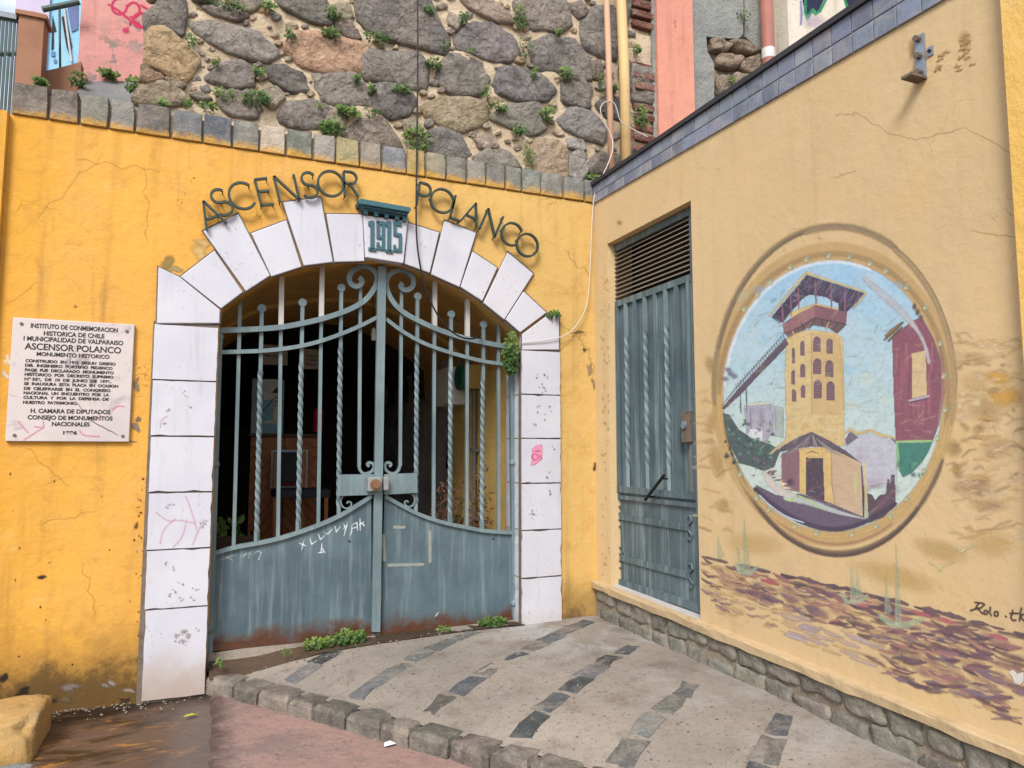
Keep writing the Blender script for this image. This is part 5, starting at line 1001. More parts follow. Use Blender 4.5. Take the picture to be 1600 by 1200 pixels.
# waves, boats, gulls, signature
pt = Painter(side_map, .0016, 1.35, .06); top = lambda u: 868+(u-1095)*.225+(max(0, u-1330)*.03); bot = lambda u: 962+(u-1095)*.372
for _ in range(120):
    u = rr.uniform(1110, 1600); f = rr.random(); v = top(u)+10+(bot(u)-top(u)-40)*f
    if u < 1400 and f > .55: continue
    pt.blob(u, v, rr.uniform(14, 30), rr.uniform(6, 11), C(*rr.choice([(150,112,116),(170,130,122),(136,104,112),(190,150,130)])), .42, .3)
for _ in range(360):
    u = rr.uniform(1097, 1600); f = rr.random()**1.15; v = top(u)+5+(bot(u)-top(u)-22)*f; big = (u-1095)/500
    if 1180 < u < 1380 and f > .62 and rr.random() < .75: continue
    L2 = rr.uniform(5, 11)*(1+1.5*big); wd = rr.uniform(3.5, 6.5)*(1+1.3*big); an = .25+rr.uniform(-.3, .35)
    col = rr.choice([(104,76,92),(92,68,86),(124,92,104),(150,104,112),(86,66,88),(168,116,116),(196,150,130),(130,110,130)] if f < .6 or big > .45 else [(180,160,160),(200,170,140),(150,120,130),(214,184,130),(206,176,140)])
    pt.stroke([(u-L2, v-L2*math.sin(an)), (u, v+rr.uniform(-1, 3)), (u+L2, v+L2*math.sin(an))], [wd*.5, wd, wd*.4], C(*col), rr.uniform(.4, .85), .45)
for _ in range(46): u = rr.uniform(1097, 1600); pt.stroke([(u-10, top(u)-1), (u, top(u)+rr.uniform(-1, 3)), (u+11, top(u)+4)], rr.uniform(3, 8), C(*rr.choice([(84,64,84),(96,76,92),(110,86,98)])), .9)
for _ in range(150):
    u = rr.uniform(1100, 1600); f = rr.random(); v = top(u)+8+(bot(u)-top(u)-26)*f; L2 = rr.uniform(4, 12)
    pt.stroke([(u-L2, v-L2*.25), (u, v+1), (u+L2, v+L2*.3)], rr.uniform(2.5, 5), C(*rr.choice([(222,188,130),(214,178,124),(206,168,128),(226,196,146)])), rr.uniform(.4, .8), .5)
for u, v in ((1203,909),(1340,943),(1440,959),(1478,969),(1560,995)): pt.stroke([(u-12, v-3), (u, v), (u+13, v+4)], 8, C(190, 96, 112), .8)
for _ in range(30): u = rr.uniform(1230, 1370); v = bot(u)-rr.uniform(18, 60); pt.stroke([(u-14, v-4), (u+14, v+5)], rr.uniform(4, 8), C(*rr.choice([(186,168,176),(214,186,140),(200,180,180)])), .6)
tq = C(176, 208, 176)
for x, y0, y1, hull in [(985,470,850,1),(935,620,800,0),(770,570,740,.6),(797,590,720,0),(255,340,600,.5),(225,480,590,0),(130,430,530,0)]:
    pt.poly(m2([(x-4,y1),(x+2,y0),(x+22,y1-120*(y1-y0)/400),(x+32,y1-20),(x+20,y1)]), tq, .3); pt.stroke(m2([(x,y0),(x,y1)]), 3, tq, .25)
    if hull: pt.stroke(m2([(x-75*hull,y1-40),(x-20,y1),(x+60*hull,y1),(x+130*hull,y1-30)]), 10*hull+3, tq, .5)
for x, y in ((1195,560),(1300,480)): pt.stroke(m2([(x-50,y-10),(x,y+15),(x+70,y-15)]), 5, C(226, 214, 160), .6); pt.stroke(m2([(x,y+30),(x+10,y+5)]), 6, C(226, 214, 160), .6)
ink = C(58, 46, 50)
for q in [[(1365,742),(1400,745),(1412,752),(1395,768),(1350,778)],[(1385,745),(1365,775),(1345,782)],[(1378,770),(1395,790),(1402,796)],
          arc(1418,790,9,10,0,360,12),[(1440,765),(1436,790),(1444,806)],arc(1468,797,9,12,0,360,12),[(1512,808),(1516,813)],[(1535,795),(1575,795)],[(1548,780),(1538,815),(1548,830),(1562,826)],[(1588,770),(1580,830)],[(1600,798),(1582,812),(1604,832)]]: pt.stroke(m2(q), 2.4, ink, 1, .25, False)
pt.poly(m2([(1525,1075),(1550,1065),(1570,1085),(1600,1075),(1600,1120),(1580,1140),(1555,1130),(1545,1100)]), C(226, 222, 214), 1)
pt.stroke(m1([(845,140),(845,205)]), 3, C(240, 232, 216), .9)
pt.build('painted_waves', mu, (1096,500,1640,1170))
# wall wear on the side wall
pt = Painter(side_map, .0013); z3 = ZZ(900, 0, 2.286); br = C(168, 132, 84)
for i, (a, b) in enumerate([((925,410),(1010,405)),((1010,405),(1110,470)),((1110,470),(1210,500)),((1210,500),(1390,455)),((1390,455),(1560,550)),((1410,820),(1585,850)),((915,632),(1000,610))]): crack(pt, *z3([a, b]), 7, 2.2, 1.2, br, .4, 30+i)
zb_ = ZZ(1380, 30, 7.27)
for u, v in [(940,190),(900,240),(960,260),(920,300),(890,350),(960,350),(930,400),(880,440),(960,450),(1010,520),(860,580),(640,470),(630,540),(660,420),(720,380),(840,540),(610,580)]:
    u, v = zb_([(u, v)])[0]; crack(pt, (u-5, v+2), (u+6, v-2), 5, 2.5, 1.5, C(128, 92, 56), .9, int(u*v) % 999); pt.blob(u, v-1, 5, 4, C(200, 164, 104), .6)
pt.blob(*zb_([(930,240)])[0], 14, 20, C(178, 140, 92), .4); pt.blob(*zb_([(330,320)])[0], 9, 20, C(190, 150, 100), .5); pt.blob(*zb_([(360,660)])[0], 9, 14, C(150, 112, 76), .6)
pt.blob(968, 348, 6, 6, C(170, 140, 80), .5); pt.blob(1164, 700, 3, 2, C(120, 96, 60), .9)
for _ in range(60): pt.blob(rr.uniform(940, 952), rr.uniform(430, 900), rr.uniform(.8, 2.2), rr.uniform(1, 5), C(204, 176, 126), .6)
pt.build('cracks_and_stains', sw)
# wall bracket
bk = thing('bracket', Q(1437, 120), 'rusty steel angle bracket bolted high on the tan side wall', 'bracket')
bq = lambda u, v, d: (lambda p: Vector((XW-d, p.y, p.z)))(Q(*zb_([(u, v)])[0]))
a = bq(400,200,0); b = bq(470,660,0); yc, hw = (a.y+b.y)/2, .022
MB().box((XW-.012, yc-hw, b.z), (XW-.001, yc+hw, a.z)).build('upright', 'steel', bk); MB().box((XW-.095, yc-hw, b.z-.012), (XW-.001, yc+hw*1.3, b.z)).build('shelf_arm', 'rust', bk)
for f in (.1, .5, .88): zz_ = a.z+(b.z-a.z)*f; MB().tube([(XW-.012, yc, zz_), (XW-.035, yc, zz_)], .014, 8).build('bolt', 'rust', bk)
p = bq(540,365,0); an_ = thing('anchor', p, 'small metal anchor plate beside the bracket on the tan wall', 'anchor'); MB().box((XW-.006, p.y-.014, p.z-.02), (XW-.001, p.y+.014, p.z+.02)).build('plate', 'steel', an_); MB().tube([(XW-.006, p.y, p.z), (XW-.014, p.y, p.z)], .007, 8).build('bolt', 'black', an_)

# ================================================================== RUBBLE WALL ABOVE
RY_ = .38
rw = thing('rubble_wall', (1.2, RY_, 3.7), 'high rubble retaining wall of grey boulders in sandy mortar above the gate', 'wall')
mb = MB(); xl_ = P(232, 100, RY_).x; vs = []; nx, nzv = 60, 40
for i in range(nx+1):
    for j in range(nzv+1):
        xx = xl_+(3.62-xl_)*i/nx; z = 3.70+(6.3-3.70)*j/nzv; yy = RY_-.018+.025*mnoise.noise(Vector((xx*3, z*3, 9)))+.025*mnoise.noise(Vector((xx*8, z*8, 2)))
        if i == 0: yy += .12
        vs.append((xx, yy, z))
mb.add(vs, [(i*(nzv+1)+j, (i+1)*(nzv+1)+j, (i+1)*(nzv+1)+j+1, i*(nzv+1)+j+1) for i in range(nx) for j in range(nzv)]); mb.build('mortar_face', 'mortar', rw, True)
MB().box((xl_+.02, RY_+.08, 3.70), (3.62, 3.5, 6.3)).build('mortar_core', 'mortar', rw)
zA = ZZ(0, 0, 2.963); zB = ZZ(500, 0, 2.963); gr = (112,108,104); dg = (92,90,90); tn = (196,160,116); bn = (150,132,110)
ST = [(zA,[(675,70),(760,-10),(850,-10),(857,90),(840,165),(760,150),(685,150)],(100,96,92)),(zA,[(685,150),(780,140),(880,240),(915,290),(860,385),(760,330),(680,290)],tn),(zA,[(655,390),(660,300),(740,345),(765,372),(700,395)],(120,96,70)),(zA,[(770,365),(860,390),(850,418),(790,405)],bn),
 (zA,[(625,450),(660,400),(740,378),(830,420),(870,470),(790,500),(640,480)],(160,136,112)),(zA,[(900,120),(1010,108),(1180,150),(1262,220),(1270,262),(1220,285),(1080,250),(960,190)],(134,126,118)),(zA,[(945,40),(1030,25),(1150,75),(1090,102),(980,72)],(128,120,112)),(zA,[(1240,-30),(1480,-30),(1532,60),(1512,122),(1430,92),(1330,50)],(104,100,98)),
 (zA,[(1335,230),(1370,160),(1450,150),(1640,190),(1690,240),(1670,330),(1500,335),(1400,300)],(200,158,120)),(zA,[(955,370),(1030,300),(1120,288),(1172,330),(1160,402),(1080,412),(1000,395)],(122,114,108)),(zA,[(1235,310),(1310,305),(1400,350),(1422,422),(1350,432),(1260,380)],(88,84,84)),(zA,[(878,440),(930,430),(982,460),(940,482)],(130,116,100)),
 (zA,[(1005,470),(1080,420),(1150,420),(1205,500),(1182,552),(1080,542)],(120,110,102)),(zA,[(1462,350),(1640,345),(1700,430),(1715,490),(1590,490),(1500,470),(1478,420)],(134,126,116)),(zA,[(1298,540),(1340,480),(1450,465),(1535,520),(1490,592),(1380,597),(1310,570)],(124,116,110)),(zA,[(880,-20),(1000,-20),(990,20),(900,10)],(120,112,104)),(zA,[(1545,90),(1620,80),(1640,140),(1560,150)],(150,136,118)),(zA,[(1050,-40),(1200,-40),(1215,20),(1160,60),(1060,20)],(140,128,112)),
 (zB,[(182,-30),(470,-30),(522,60),(582,190),(560,242),(450,212),(330,182),(212,122)],(104,100,100)),(zB,[(198,275),(260,245),(440,250),(487,300),(480,402),(420,412),(330,378),(212,370)],(118,114,108)),(zB,[(238,420),(290,390),(400,410),(442,470),(400,532),(320,547),(258,510)],(92,88,88)),(zB,[(548,350),(565,300),(600,258),(680,255),(742,310),(772,370),(740,432),(630,442),(570,402)],(112,108,104)),(zB,[(638,180),(700,118),(800,118),(890,180),(917,250),(870,282),(790,282),(650,232)],(112,106,104)),
 (zB,[(900,20),(980,-30),(1100,-30),(1157,110),(1100,142),(980,132),(930,80)],(122,114,108)),(zB,[(650,-20),(760,-20),(870,78),(890,112),(800,97),(700,42)],(160,142,118)),(zB,[(975,215),(1060,178),(1160,188),(1232,260),(1242,362),(1190,372),(1100,332),(1010,322)],(100,98,100)),(zB,[(818,385),(850,318),(950,323),(1050,370),(1082,420),(1040,462),(920,467),(830,432)],(98,96,98)),(zB,[(1118,380),(1210,368),(1252,420),(1242,502),(1180,492),(1130,472)],(98,94,94)),
 (zB,[(498,490),(560,453),(700,463),(762,500),(767,560),(660,607),(600,602),(508,542)],(170,146,112)),(zB,[(798,550),(880,488),(1000,478),(1042,540),(1032,602),(960,627),(880,592)],(122,116,108)),(zB,[(1108,560),(1170,500),(1260,528),(1312,600),(1302,662),(1220,642),(1140,602)],(128,126,122)),(zB,[(105,635),(180,558),(280,558),(340,620),(372,690),(280,690)],(136,120,106)),(zB,[(498,620),(570,598),(650,638),(692,722),(660,745),(500,715)],(116,110,104)),(zB,[(700,735),(790,688),(870,700),(925,785),(760,775)],(130,124,114)),
 (zB,[(968,720),(1010,648),(1100,658),(1142,720),(1135,830),(1000,810)],(164,136,104)),(zB,[(1150,730),(1200,700),(1245,760),(1215,835),(1150,825)],(150,146,138)),(zB,[(1228,765),(1290,708),(1372,720),(1385,800),(1260,810)],(100,92,86)),(zB,[(1208,120),(1260,48),(1362,38),(1372,272),(1300,262),(1220,212)],(112,106,102)),(zB,[(1278,480),(1330,438),(1384,458),(1392,562),(1320,542)],(88,84,82)),(zB,[(1440,300),(1530,330),(1535,482),(1440,462)],(120,114,106)),(zB,[(715,640),(800,630),(830,690),(740,690)],(158,142,122)),(zB,[(1140,640),(1210,650),(1230,700),(1150,690)],(154,150,142)),
 (zB,[(0,520),(70,505),(130,545),(105,600),(0,575)],(140,124,110)),(zB,[(100,120),(170,140),(185,185),(110,180)],(126,116,108)),(zB,[(50,40),(130,20),(160,90),(80,110)],(160,144,122)),(zB,[(1130,20),(1200,10),(1240,60),(1190,90)],(124,114,104)),(zB,[(600,60),(650,90),(630,150),(590,110)],(150,134,114)),(zB,[(1240,290),(1290,280),(1310,360),(1262,370)],(110,98,86)),(zB,[(1380,-20),(1430,-20),(1425,110),(1380,120)],(116,106,100)),(zB,[(1385,300),(1432,290),(1436,420),(1390,430)],(112,104,98)),(zB,[(1395,600),(1440,590),(1470,690),(1400,720)],(130,84,72)),(zB,[(380,560),(440,550),(480,610),(400,640)],(150,134,114)),(zA,[(1180,440),(1270,400),(1320,450),(1260,510)],(150,134,116))]
for i, (z_, pl, col) in enumerate(ST):
    lp_ = [P(u, v, RY_-.022) for u, v in z_(pl)]; cc = tuple(min(255, v*.80+(57, 54, 50)[q_]) for q_, v in enumerate(col))
    cn = sum(lp_, Vector())/len(lp_); lp_ = [cn+(p-cn)*1.17 for p in lp_]; rock('stone', lp_, (0, -1, 0), .028, 'stone', rw, vary(C(*cc), i, .08), 1000+i, cut=1)
PX = [z_(pl) for z_, pl, col in ST]
def inside(u, v, poly, grow=1.12):
    cx = sum(p[0] for p in poly)/len(poly); cy = sum(p[1] for p in poly)/len(poly); u = cx+(u-cx)/grow; v = cy+(v-cy)/grow; c = False
    for (xa, ya), (xb, yb) in zip(poly, poly[1:]+poly[:1]):
        if (ya > v) != (yb > v) and u < (xb-xa)*(v-ya)/(yb-ya)+xa: c = not c
    return c
rs = random.Random(8); put = []
for _ in range(5000):
    u, v = rs.uniform(236, 985), rs.uniform(-8, 285); r0 = rs.uniform(5, 13)
    if v > 150+(u-220)*.165-r0 or any(inside(u+a*r0, v+b*r0, p_) for p_ in PX for a, b in ((0,0),(.8,0),(-.8,0),(0,.7),(0,-.7))) or any(math.hypot(u-a, v-b) < (r0+c)*.95 for a, b, c in put): continue
    put.append((u, v, r0)); rot = rs.uniform(0, 6.28)
    lp_ = [P(u+r0*rs.uniform(.75, 1.15)*math.cos(rot+k*1.047), v+r0*.72*rs.uniform(.75, 1.15)*math.sin(rot+k*1.047), RY_-.012) for k in range(6)]
    lp_ = lp_ if (lp_[1]-lp_[0]).cross(lp_[2]-lp_[1]).y > 0 else lp_[::-1]
    rock('packing_stone', lp_, (0, -1, 0), .022, 'stone', rw, vary(C(*rs.choice([(190,176,158),(210,188,158),(170,162,154),(214,188,150)])), len(put), .12), 1400+len(put), cut=1)
    if len(put) > 110: break
# narrow strip of old bricks beside the pipes
for r_ in range(17):
    z = P(1000, 240-r_*16, RY_).z; xa = P(984, 100, RY_).x+random.Random(r_).uniform(0, .03); xe = P(1019, 100, RY_).x
    if not 3.75 < z < 6.2 or 8 < r_ < 12: continue
    MB().box((xa, RY_-.05+random.Random(r_*3).uniform(-.015, .015), z), (xe-.01, RY_+.03, z+.062)).build('brick', 'stone', rw, bevel=.01, color=vary(C(150, 98, 84), r_, .2))
# right of the rubble: pilaster, concrete, pipe, painted wall
rb = thing('back_wall', P(1130, 150, RY_), 'patched grey and salmon wall rising behind the tile topped side wall', 'wall')
xs = [P(u, 100, RY_).x for u in (1020, 1080, 1190, 1215)]
MB().box((xs[0], RY_-.08, 3.3), (xs[1]-.03, RY_+.3, 6.6)).build('salmon_pilaster', 'salmon', rb); MB().box((xs[0]-.035, RY_-.05, 3.3), (xs[0]-.002, RY_+.2, 6.6)).build('cement_edge', 'concrete', rb)
hole = [P(u, v, RY_-.02) for u, v in ZZ(1060, 0, 4.706)([(205,270),(330,280),(470,270),(610,370),(620,560),(560,590),(270,760),(262,470)])]
MB().box((xs[1]-.025, RY_+.06, 3.3), (xs[3]+.4, RY_+.3, 6.6)).build('rough_core', 'darkrock' if False else 'dirtymortar', rb)
mb = MB(); z_ = ZZ(1060, 0, 4.706)
cp = [P(u, v, RY_-.02) for u, v in z_([(95,900),(95,-120),(480,-120),(475,250),(440,285),(330,278),(205,268),(215,380),(262,470),(262,900)])]; mb.prism(cp, (0, .078, 0)); mb.build('concrete_face', 'concrete', rb)
MB().prism([P(u, v, RY_+.02) for u, v in z_([(485,-120),(640,-120),(640,380),(560,330),(490,270)])], (0, .03, 0)).build('recess_face', 'concrete', rb)
for i, pl_ in enumerate([[(215,290),(330,290),(400,330),(330,400),(230,380)],[(340,300),(480,310),(600,380),(500,420),(400,380)],[(270,410),(400,400),(480,440),(420,520),(280,500)],[(430,450),(600,400),(610,540),(520,570),(440,520)],[(275,560),(370,560),(380,680),(280,720)],[(385,540),(520,560),(440,650),(390,660)]]):
    rock('stone', [P(u, v, RY_+.03) for u, v in z_(pl_)], (0, -1, 0), .05, 'stone', rb, vary(C(166, 148, 128), i, .1), 1200+i, cut=1)
xp = P(1202, 60, .25).x; tag(MB().tube([(xp, .27, 3.6), (xp, .27, 6.6)], .062, 16).build('drain_pipe', 'pipebrown', None, True), 'thick brown drain pipe with a white band behind the tiled wall top', 'pipe')
xq = P(1202, 83, .25); MB().tube([(xp, .27, xq.z-.05), (xp, .27, xq.z+.05)], .0635, 16).build('white_band', simple('white_band_paint', C(228, 224, 222), .7, .2, 12), bpy.data.objects['drain_pipe'])
gf = thing('graffiti_wall', P(1290, 100, RY_), 'rough white wall with blue and green graffiti behind the side wall', 'wall')
MB().box((xs[3]+.02, RY_-.14, 3.3), (8.5, RY_+.3, 7.4)).build('wall_face', 'whitewall', gf)
pt = Painter(front_map(RY_-.14)); bl, nv, gn = C(60, 84, 176), C(34, 36, 70), C(30, 140, 92)
pt.poly(z_([(900,-60),(1100,-60),(1060,20),(1020,95),(990,60),(950,130),(930,100)]), nv, 1); pt.poly(z_([(1210,-60),(1480,-60),(1420,40),(1250,130),(1240,60)]), nv, 1)
for _ in range(18): pt.stroke(z_([(rr.uniform(1290, 1400), rr.uniform(-40, 30)), (rr.uniform(1290, 1400), rr.uniform(40, 90))]), 3, C(*rr.choice([(90,110,200),(60,70,150),(150,160,210),(40,40,80)])), .8)
pt.stroke(z_([(935,-60),(932,90),(950,140),(985,70),(1005,105),(1040,80),(1100,-30)]), 5, gn, .95); pt.stroke(z_([(1210,-40),(1240,50),(1250,130)]), 5, gn, .95); pt.stroke(z_([(900,10),(905,110),(900,180)]), 6, C(120, 136, 200), .6); pt.blob(*z_([(1000,160)])[0], 26, 16, C(206, 180, 206), .5)
pt.build('graffiti', gf)
# pipes in front of the rubble
xa = P(955, 262, .12); tag(MB().tube([(P(956,262,.12).x, .12, 3.79), (P(951,100,.12).x, .12, 4.9), (P(947,0,.12).x, .12, 5.6), (P(945,0,.12).x, .12, 6.6)], .026, 14).build('water_pipe', 'pipepink', None, True), 'thin pinkish cream pipe running up the rubble wall, left of two', 'pipe', 'pipes on the rubble wall')
tag(MB().tube([(P(979,250,.2).x, .2, 3.75), (P(975,100,.2).x, .2, 4.9), (P(970,0,.2).x, .2, 5.6), (P(969,0,.2).x, .2, 6.6)], .045, 16).build('water_pipe', 'pipecream', None, True), 'thick cream pipe running up the rubble wall, right of two', 'pipe', 'pipes on the rubble wall')
# cables
def cable(name, pts, r, mat, label, yv=None):
    V = [P(u, v, y) for u, v, y in smooth_path(pts, 2)]; return tag(MB().tube(V, r, 6).build(name, mat, None, True), label, 'cable')
cable('hanging_cable', [(652,-60,.2),(653,60,.12),(652,200,-.02),(650,330,-.08),(651,380,-.08),(657,420,-.07),(668,462,-.06),(690,505,-.05),(718,528,-.05),(742,530,-.02),(752,522,.1)], .0062, 'blackcable', 'thin black cable hanging down across the rubble wall and the arch')
cable('wall_cable', [(1012,214,.05),(985,200,.1),(968,190,.1),(964,170,.1),(958,158,.1),(945,158,.08),(936,170,.06),(944,190,.06),(957,215,.06),(958,235,.03),(948,262,-.03),(935,285,-.045),(929,300,-.05),(925,340,-.05),(923,400,-.05),(920,460,-.05),(915,485,-.05),(900,510,-.05),(885,524,-.05),(860,531,-.05),(815,536,-.04)], .0042, 'whitecable', 'thin white cable running down the wall corner to the right springer')
# weeds on the rubble wall
WA = [(1040,15,180,40),(1100,42,90,30),(1250,30,70,40),(885,190,50,70),(1345,160,50,80),(1530,150,90,50),(1005,295,45,40),(1200,330,60,40),(1030,430,100,60),(1190,455,130,70),(965,495,80,45),(870,475,50,40),(755,475,60,22),(1580,70,60,40),(1540,590,110,90),(1480,495,50,30),(1580,505,60,40)]
WB = [(60,60,80,60),(50,160,100,50),(265,170,120,60),(510,45,60,50),(580,210,50,40),(665,80,50,80),(930,80,90,140),(950,220,90,110),(530,290,80,60),(1100,150,40,40),(990,335,40,60),(1140,340,80,70),(380,410,110,50),(240,410,40,50),(140,520,110,50),(240,520,80,60),(45,585,100,80),(450,640,150,140),(770,430,60,80),(830,495,90,50),(1055,525,80,80),(920,605,70,50),(965,725,70,150),(1260,825,80,40),(1490,540,90,150),(1300,380,30,100),(1360,410,30,40),(1470,230,40,50),(700,235,50,40),(170,360,40,40)]
wl = []
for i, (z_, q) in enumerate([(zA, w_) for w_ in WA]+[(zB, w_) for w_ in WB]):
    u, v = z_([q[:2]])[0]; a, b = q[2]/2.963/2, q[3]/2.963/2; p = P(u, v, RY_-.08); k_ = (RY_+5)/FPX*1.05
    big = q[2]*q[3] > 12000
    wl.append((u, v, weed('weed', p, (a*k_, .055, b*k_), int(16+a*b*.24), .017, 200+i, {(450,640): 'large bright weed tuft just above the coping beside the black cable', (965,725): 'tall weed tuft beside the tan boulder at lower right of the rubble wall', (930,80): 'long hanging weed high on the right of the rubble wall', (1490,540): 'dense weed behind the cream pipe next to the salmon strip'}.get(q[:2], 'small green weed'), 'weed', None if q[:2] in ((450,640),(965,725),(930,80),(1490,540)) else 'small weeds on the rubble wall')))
ordn = ['first', 'second', 'third', 'fourth', 'fifth', 'sixth', 'seventh', 'eighth', 'ninth', 'tenth', 'eleventh', 'twelfth', 'thirteenth', 'fourteenth', 'fifteenth', 'sixteenth', 'seventeenth', 'eighteenth', 'nineteenth', 'twentieth']
for lo_, hi_, nm in ((-99, 62, 'along the top edge'), (62, 132, 'across the middle'), (132, 999, 'lowest, nearest the coping')):
    for k_, (u, v, o) in enumerate(sorted([w_ for w_ in wl if lo_ <= w_[1] < hi_ and w_[2]['label'] == 'small green weed'], key=lambda w_: w_[0])): o['label'] = 'small weed on the rubble wall, %s from the left of those %s' % (ordn[k_], nm)
z_ = ZZ(1060, 0, 4.706)
for i, (x_, y_, a, b, lab) in enumerate([(480,110,70,60,'scraggly weed on the grey concrete above the broken patch'),(395,600,40,50,'weed tuft in the broken patch just above the tile band')]): u, v = z_([(x_, y_)])[0]; weed('weed', P(u, v, RY_-.04), (a/4.706*.005, .05, b/4.706*.005), 60, .016, 300+i, lab)

# ================================================================== UPPER LEFT BACKGROUND
a0, a1, a2, a3 = P(116,140,.36), P(172,152,.36), P(214,154,.36), P(216,118,1.3)
slab = MB().prism([Vector((-1.02, .36, 3.76)), Vector((-.45, .36, 3.72)), Vector((-.40, 1.35, 4.62)), Vector((-.99, 1.35, 4.50))], (0, .05, -.3)).build('concrete_slab', 'slab'); tag(slab, 'sloping grey concrete slab behind the left end of the coping', 'slab')
pw = thing('pink_wall', P(180, 120, 1.36), 'peeling pink wall with magenta graffiti left of the rubble wall', 'wall'); pa = P(124, 60, 1.36).x; MB().box((pa, 1.36, 3.4), (.3, 1.7, 7)).build('wall_face', 'pinkwall', pw)
pt = Painter(front_map(1.36)); mg = C(206, 44, 96); zt_ = ZZ(0, 0, 6)
for q in [[(1015,40),(1110,100),(1210,180),(1280,240)],arc(1120,60,70,75,-10,290,16),arc(1250,95,60,70,-160,120,14),arc(1320,190,70,68,-20,340,18),[(1320,50),(1390,90)],[(1250,190),(1345,262)],[(1230,195),(1215,240)]]: pt.stroke(zt_(q), 4.0, mg, .95)
pt.blob(*zt_([(1180,288)])[0], 8, 6, mg, 1, .4); pt.blob(*zt_([(1200,262)])[0], 2.5, 2.5, mg, 1); pt.build('graffiti', pw)
lw = thing('low_wall', P(90, 120, 1.2), 'brown rendered low wall with a square post at the upper left', 'wall')
tp_ = [P(u, v, 1.2) for u, v in smooth_path([(55,112),(75,110),(100,104),(127,96)], 2)]; MB().prism(tp_+[Vector((tp_[-1].x, 1.2, 3.3)), Vector((tp_[0].x, 1.2, 3.3))], (0, .12, 0)).build('parapet', 'brown', lw)
px0, px1 = P(26, 80, 1.0).x, P(66, 80, 1.0).x; zt2 = P(45, 26, 1.0).z; mb = MB(); mb.box((px0, 1.0, 3.3), (px1, 1.16, zt2)); cx_ = (px0+px1)/2
mb.add([(px0-.02, .98, zt2), (px1+.02, .98, zt2), (px1+.02, 1.18, zt2), (px0-.02, 1.18, zt2), (px0-.02, .98, zt2+.03), (px1+.02, .98, zt2+.03), (px1+.02, 1.18, zt2+.03), (px0-.02, 1.18, zt2+.03), (cx_, 1.08, zt2+.09)], [(0,1,5,4),(1,2,6,5),(2,3,7,6),(3,0,4,7),(4,5,8),(5,6,8),(6,7,8),(7,4,8),(3,2,1,0)]); mb.build('post', 'brown', lw)
fn = thing('railing', P(10, 120, 1.05), 'dark green iron railing with a pale top rail at the top left corner', 'railing'); z0_, z1_ = 3.5, P(10, 30, 1.05).z
for i in range(9): x_ = P(-22+i*6.0, 80, 1.05).x; MB().twist((x_, 1.05, z0_), (x_, 1.05, z1_), .008, 0).build('baluster', 'fence', fn); 
xx0, xx1 = P(-30, 30, 1.05).x, P(27, 30, 1.05).x; MB().box((xx0, 1.02, z1_), (xx1, 1.08, z1_+.04)).build('top_rail', 'rail', fn)
for i in range(0, 9, 2): x_ = P(-22+i*6.0, 84, 1.05); mb = MB(); sphere(mb, (x_.x, 1.05, x_.z), .022, 8); mb.build('boss', 'fence', fn)
hr = thing('handrail', P(95, 10, 1.3), 'dark green handrail bar between brown post and pink wall', 'handrail'); MB().tube([P(66, 15, 1.25), P(124, 3, 1.25)], .022, 10).build('bar', 'fence', hr)
for u in (93,): MB().tube([P(u, 10, 1.25), P(u+1, 106, 1.25)], .008, 8).build('upright', 'fence', hr)
hs = thing('blue_house', P(80, 100, 7), 'light blue house front seen between brown post and pink wall', 'house'); h0, h1 = P(64, 50, 7).x, P(140, 50, 7).x
MB().box((h0-.3, 7, 2), (h1+3, 9, 9.2)).build('wall_face', 'bluehouse', hs); MB().box((h0-.32, 6.96, 2), (P(76, 50, 7).x, 6.999, 9.2)).build('lilac_corner', 'lilac', hs)
MB().prism([P(u, v, 6.99) for u, v in [(82,24),(88,48),(84,50),(84,76),(80,78)]], (0, .005, 0)).build('dark_mark', 'black', hs); MB().prism([P(u, v, 6.98) for u, v in [(96,26),(103,25),(112,70),(110,90),(104,74)]], (0, .01, 0)).build('dark_opening', 'black', hs); MB().prism([P(u, v, 6.985) for u, v in [(104,5),(122,2),(122,45),(112,50)]], (0, .01, 0)).build('shutter', simple('blue_shutter', C(110, 120, 170), .7, .2), hs)
MB().prism([P(u, v, 6.97) for u, v in [(98,10),(101,10),(113,95),(110,97)]], (0, .01, 0)).build('white_trim', 'sill', hs)
for u, v, w_, h_ in ((80,80,6,8),(84,92,4,6)): MB().prism([P(a, b, 6.985) for a, b in [(u, v), (u+w_, v), (u+w_, v+h_), (u, v+h_)]], (0, .005, 0)).build('window', simple('blue_pane', C(70, 130, 180), .4, .1), hs)
for i, (u, v, a, b) in enumerate([(63,128,9,4),(122,124,12,12),(172,116,16,4),(208,132,9,12)]): p = P(u, v, (.9, 1.1, 1.3, .55)[i]); weed('weed', p, (a*.0055, .08, b*.0055), 70, .02, 320+i, ['low weed on the ledge below the brown post','bushy weed at the corner of the pink wall','flat weed strip at the foot of the pink wall','weed beside the rubble wall corner on the grey slab'][i])

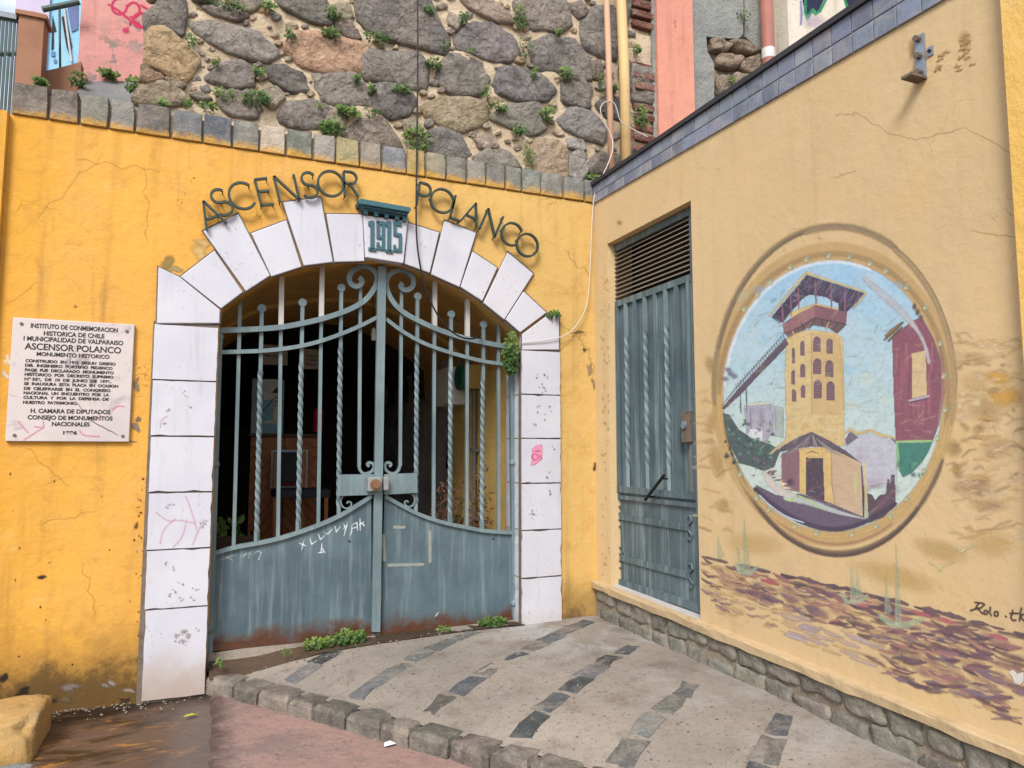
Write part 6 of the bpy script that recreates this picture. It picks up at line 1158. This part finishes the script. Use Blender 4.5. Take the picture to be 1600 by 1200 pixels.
# ================================================================== FOREGROUND STONES AND LITTER
def boulder(name, cen, rad, seed, col, label, flat_right=False, rough=.12):
    bm = bmesh.new(); bmesh.ops.create_icosphere(bm, subdivisions=4, radius=1); r = Vector(cen); sv = Vector((seed, seed*.3, 0))
    for v in bm.verts:
        d = v.co.normalized(); q = Vector([math.copysign(abs(c)**.5, c) for c in d]); k_ = 1+rough*mnoise.noise(d*1.6+sv)+rough*.5*mnoise.noise(d*4+sv)
        v.co = Vector((q.x*rad[0], q.y*rad[1], q.z*rad[2]))*k_+r
        if flat_right: v.co.x = min(v.co.x, cen[0]+rad[0]*.85)
    me = bpy.data.meshes.new(name); bm.to_mesh(me); bm.free(); [setattr(p, 'use_smooth', True) for p in me.polygons]; me.materials.append(MAT['rock'] if not flat_right else MAT['flaking']); o = bpy.data.objects.new(name, me); COL.objects.link(o); o.color = C(*col); return tag(o, label, 'rock')
boulder('guard_stone', (-.90, -.46, .14), (.19, .25, .155), 3, (196, 156, 88), 'rounded stone with flaking yellow paint against the foot of the wall', True, .26)
boulder('broken_stone', (-.86, -1.02, .10), (.20, .15, .075), 8, (146, 148, 146), 'grey broken stone block in the lower left corner', False, .2)
boulder('broken_stone', (-.62, -1.12, .09), (.12, .08, .05), 12, (206, 192, 168), 'pale broken stone at the very bottom left corner', False, .2)
def scrap(name, u, v, pts, mat, label, cat, z=.146): p = Gd(u, v, z); tag(MB().add([(p.x+a, p.y+b, z+c) for a, b, c in pts], [tuple(range(len(pts)))]).build(name, mat), label, cat)
scrap('paper_scrap', 608, 1163, [(-.03,-.02,.0),(.03,-.015,.004),(.034,.03,.012),(-.02,.022,.004)], 'paper', 'white paper scrap lying on the pink pavement at the kerb', 'paper')
scrap('fallen_leaf', 297, 1119, [(-.035,0,0),(-.01,-.018,.008),(.025,-.012,.01),(.04,.004,.002),(.01,.018,.008),(-.02,.014,.006)], 'yleaf', 'yellow-green fallen leaf on the wet ground', 'leaf', .135)
rg = random.Random(77); mb = MB()
for _ in range(260):
    t = rg.random()
    if t < .45: x_, y_ = rg.uniform(-1.0, .05), rg.gauss(-.08, .1); y_ = min(y_, -.01); z_0 = .122
    elif t < .7: x_, y_ = rg.uniform(.06, 2.1), rg.uniform(-.18, .0); z_0 = ramp_z(x_, y_)+.004
    else: x_, y_ = rg.uniform(.6, 2.6), rg.uniform(-1.6, -.1); z_0 = ramp_z(x_, y_)+.004
    if (Vector((x_, y_, 0))-K0).dot(KN) < .2 and t >= .45: continue
    s_2 = rg.uniform(.004, .011); vs = [(x_+s_2*rg.uniform(.6, 1.2)*math.cos(a), y_+s_2*rg.uniform(.6, 1.2)*math.sin(a), z_0) for a in (0, 1.57, 3.14, 4.71)]+[(x_, y_, z_0+s_2*.8)]; mb.add(vs, [(0,1,4),(1,2,4),(2,3,4),(3,0,4)])
tag(mb.build('gravel', simple('grit', C(150, 138, 124), .9, .5, 60)), 'loose grit and chips scattered on ramp and gutter', 'gravel', None, 'stuff')
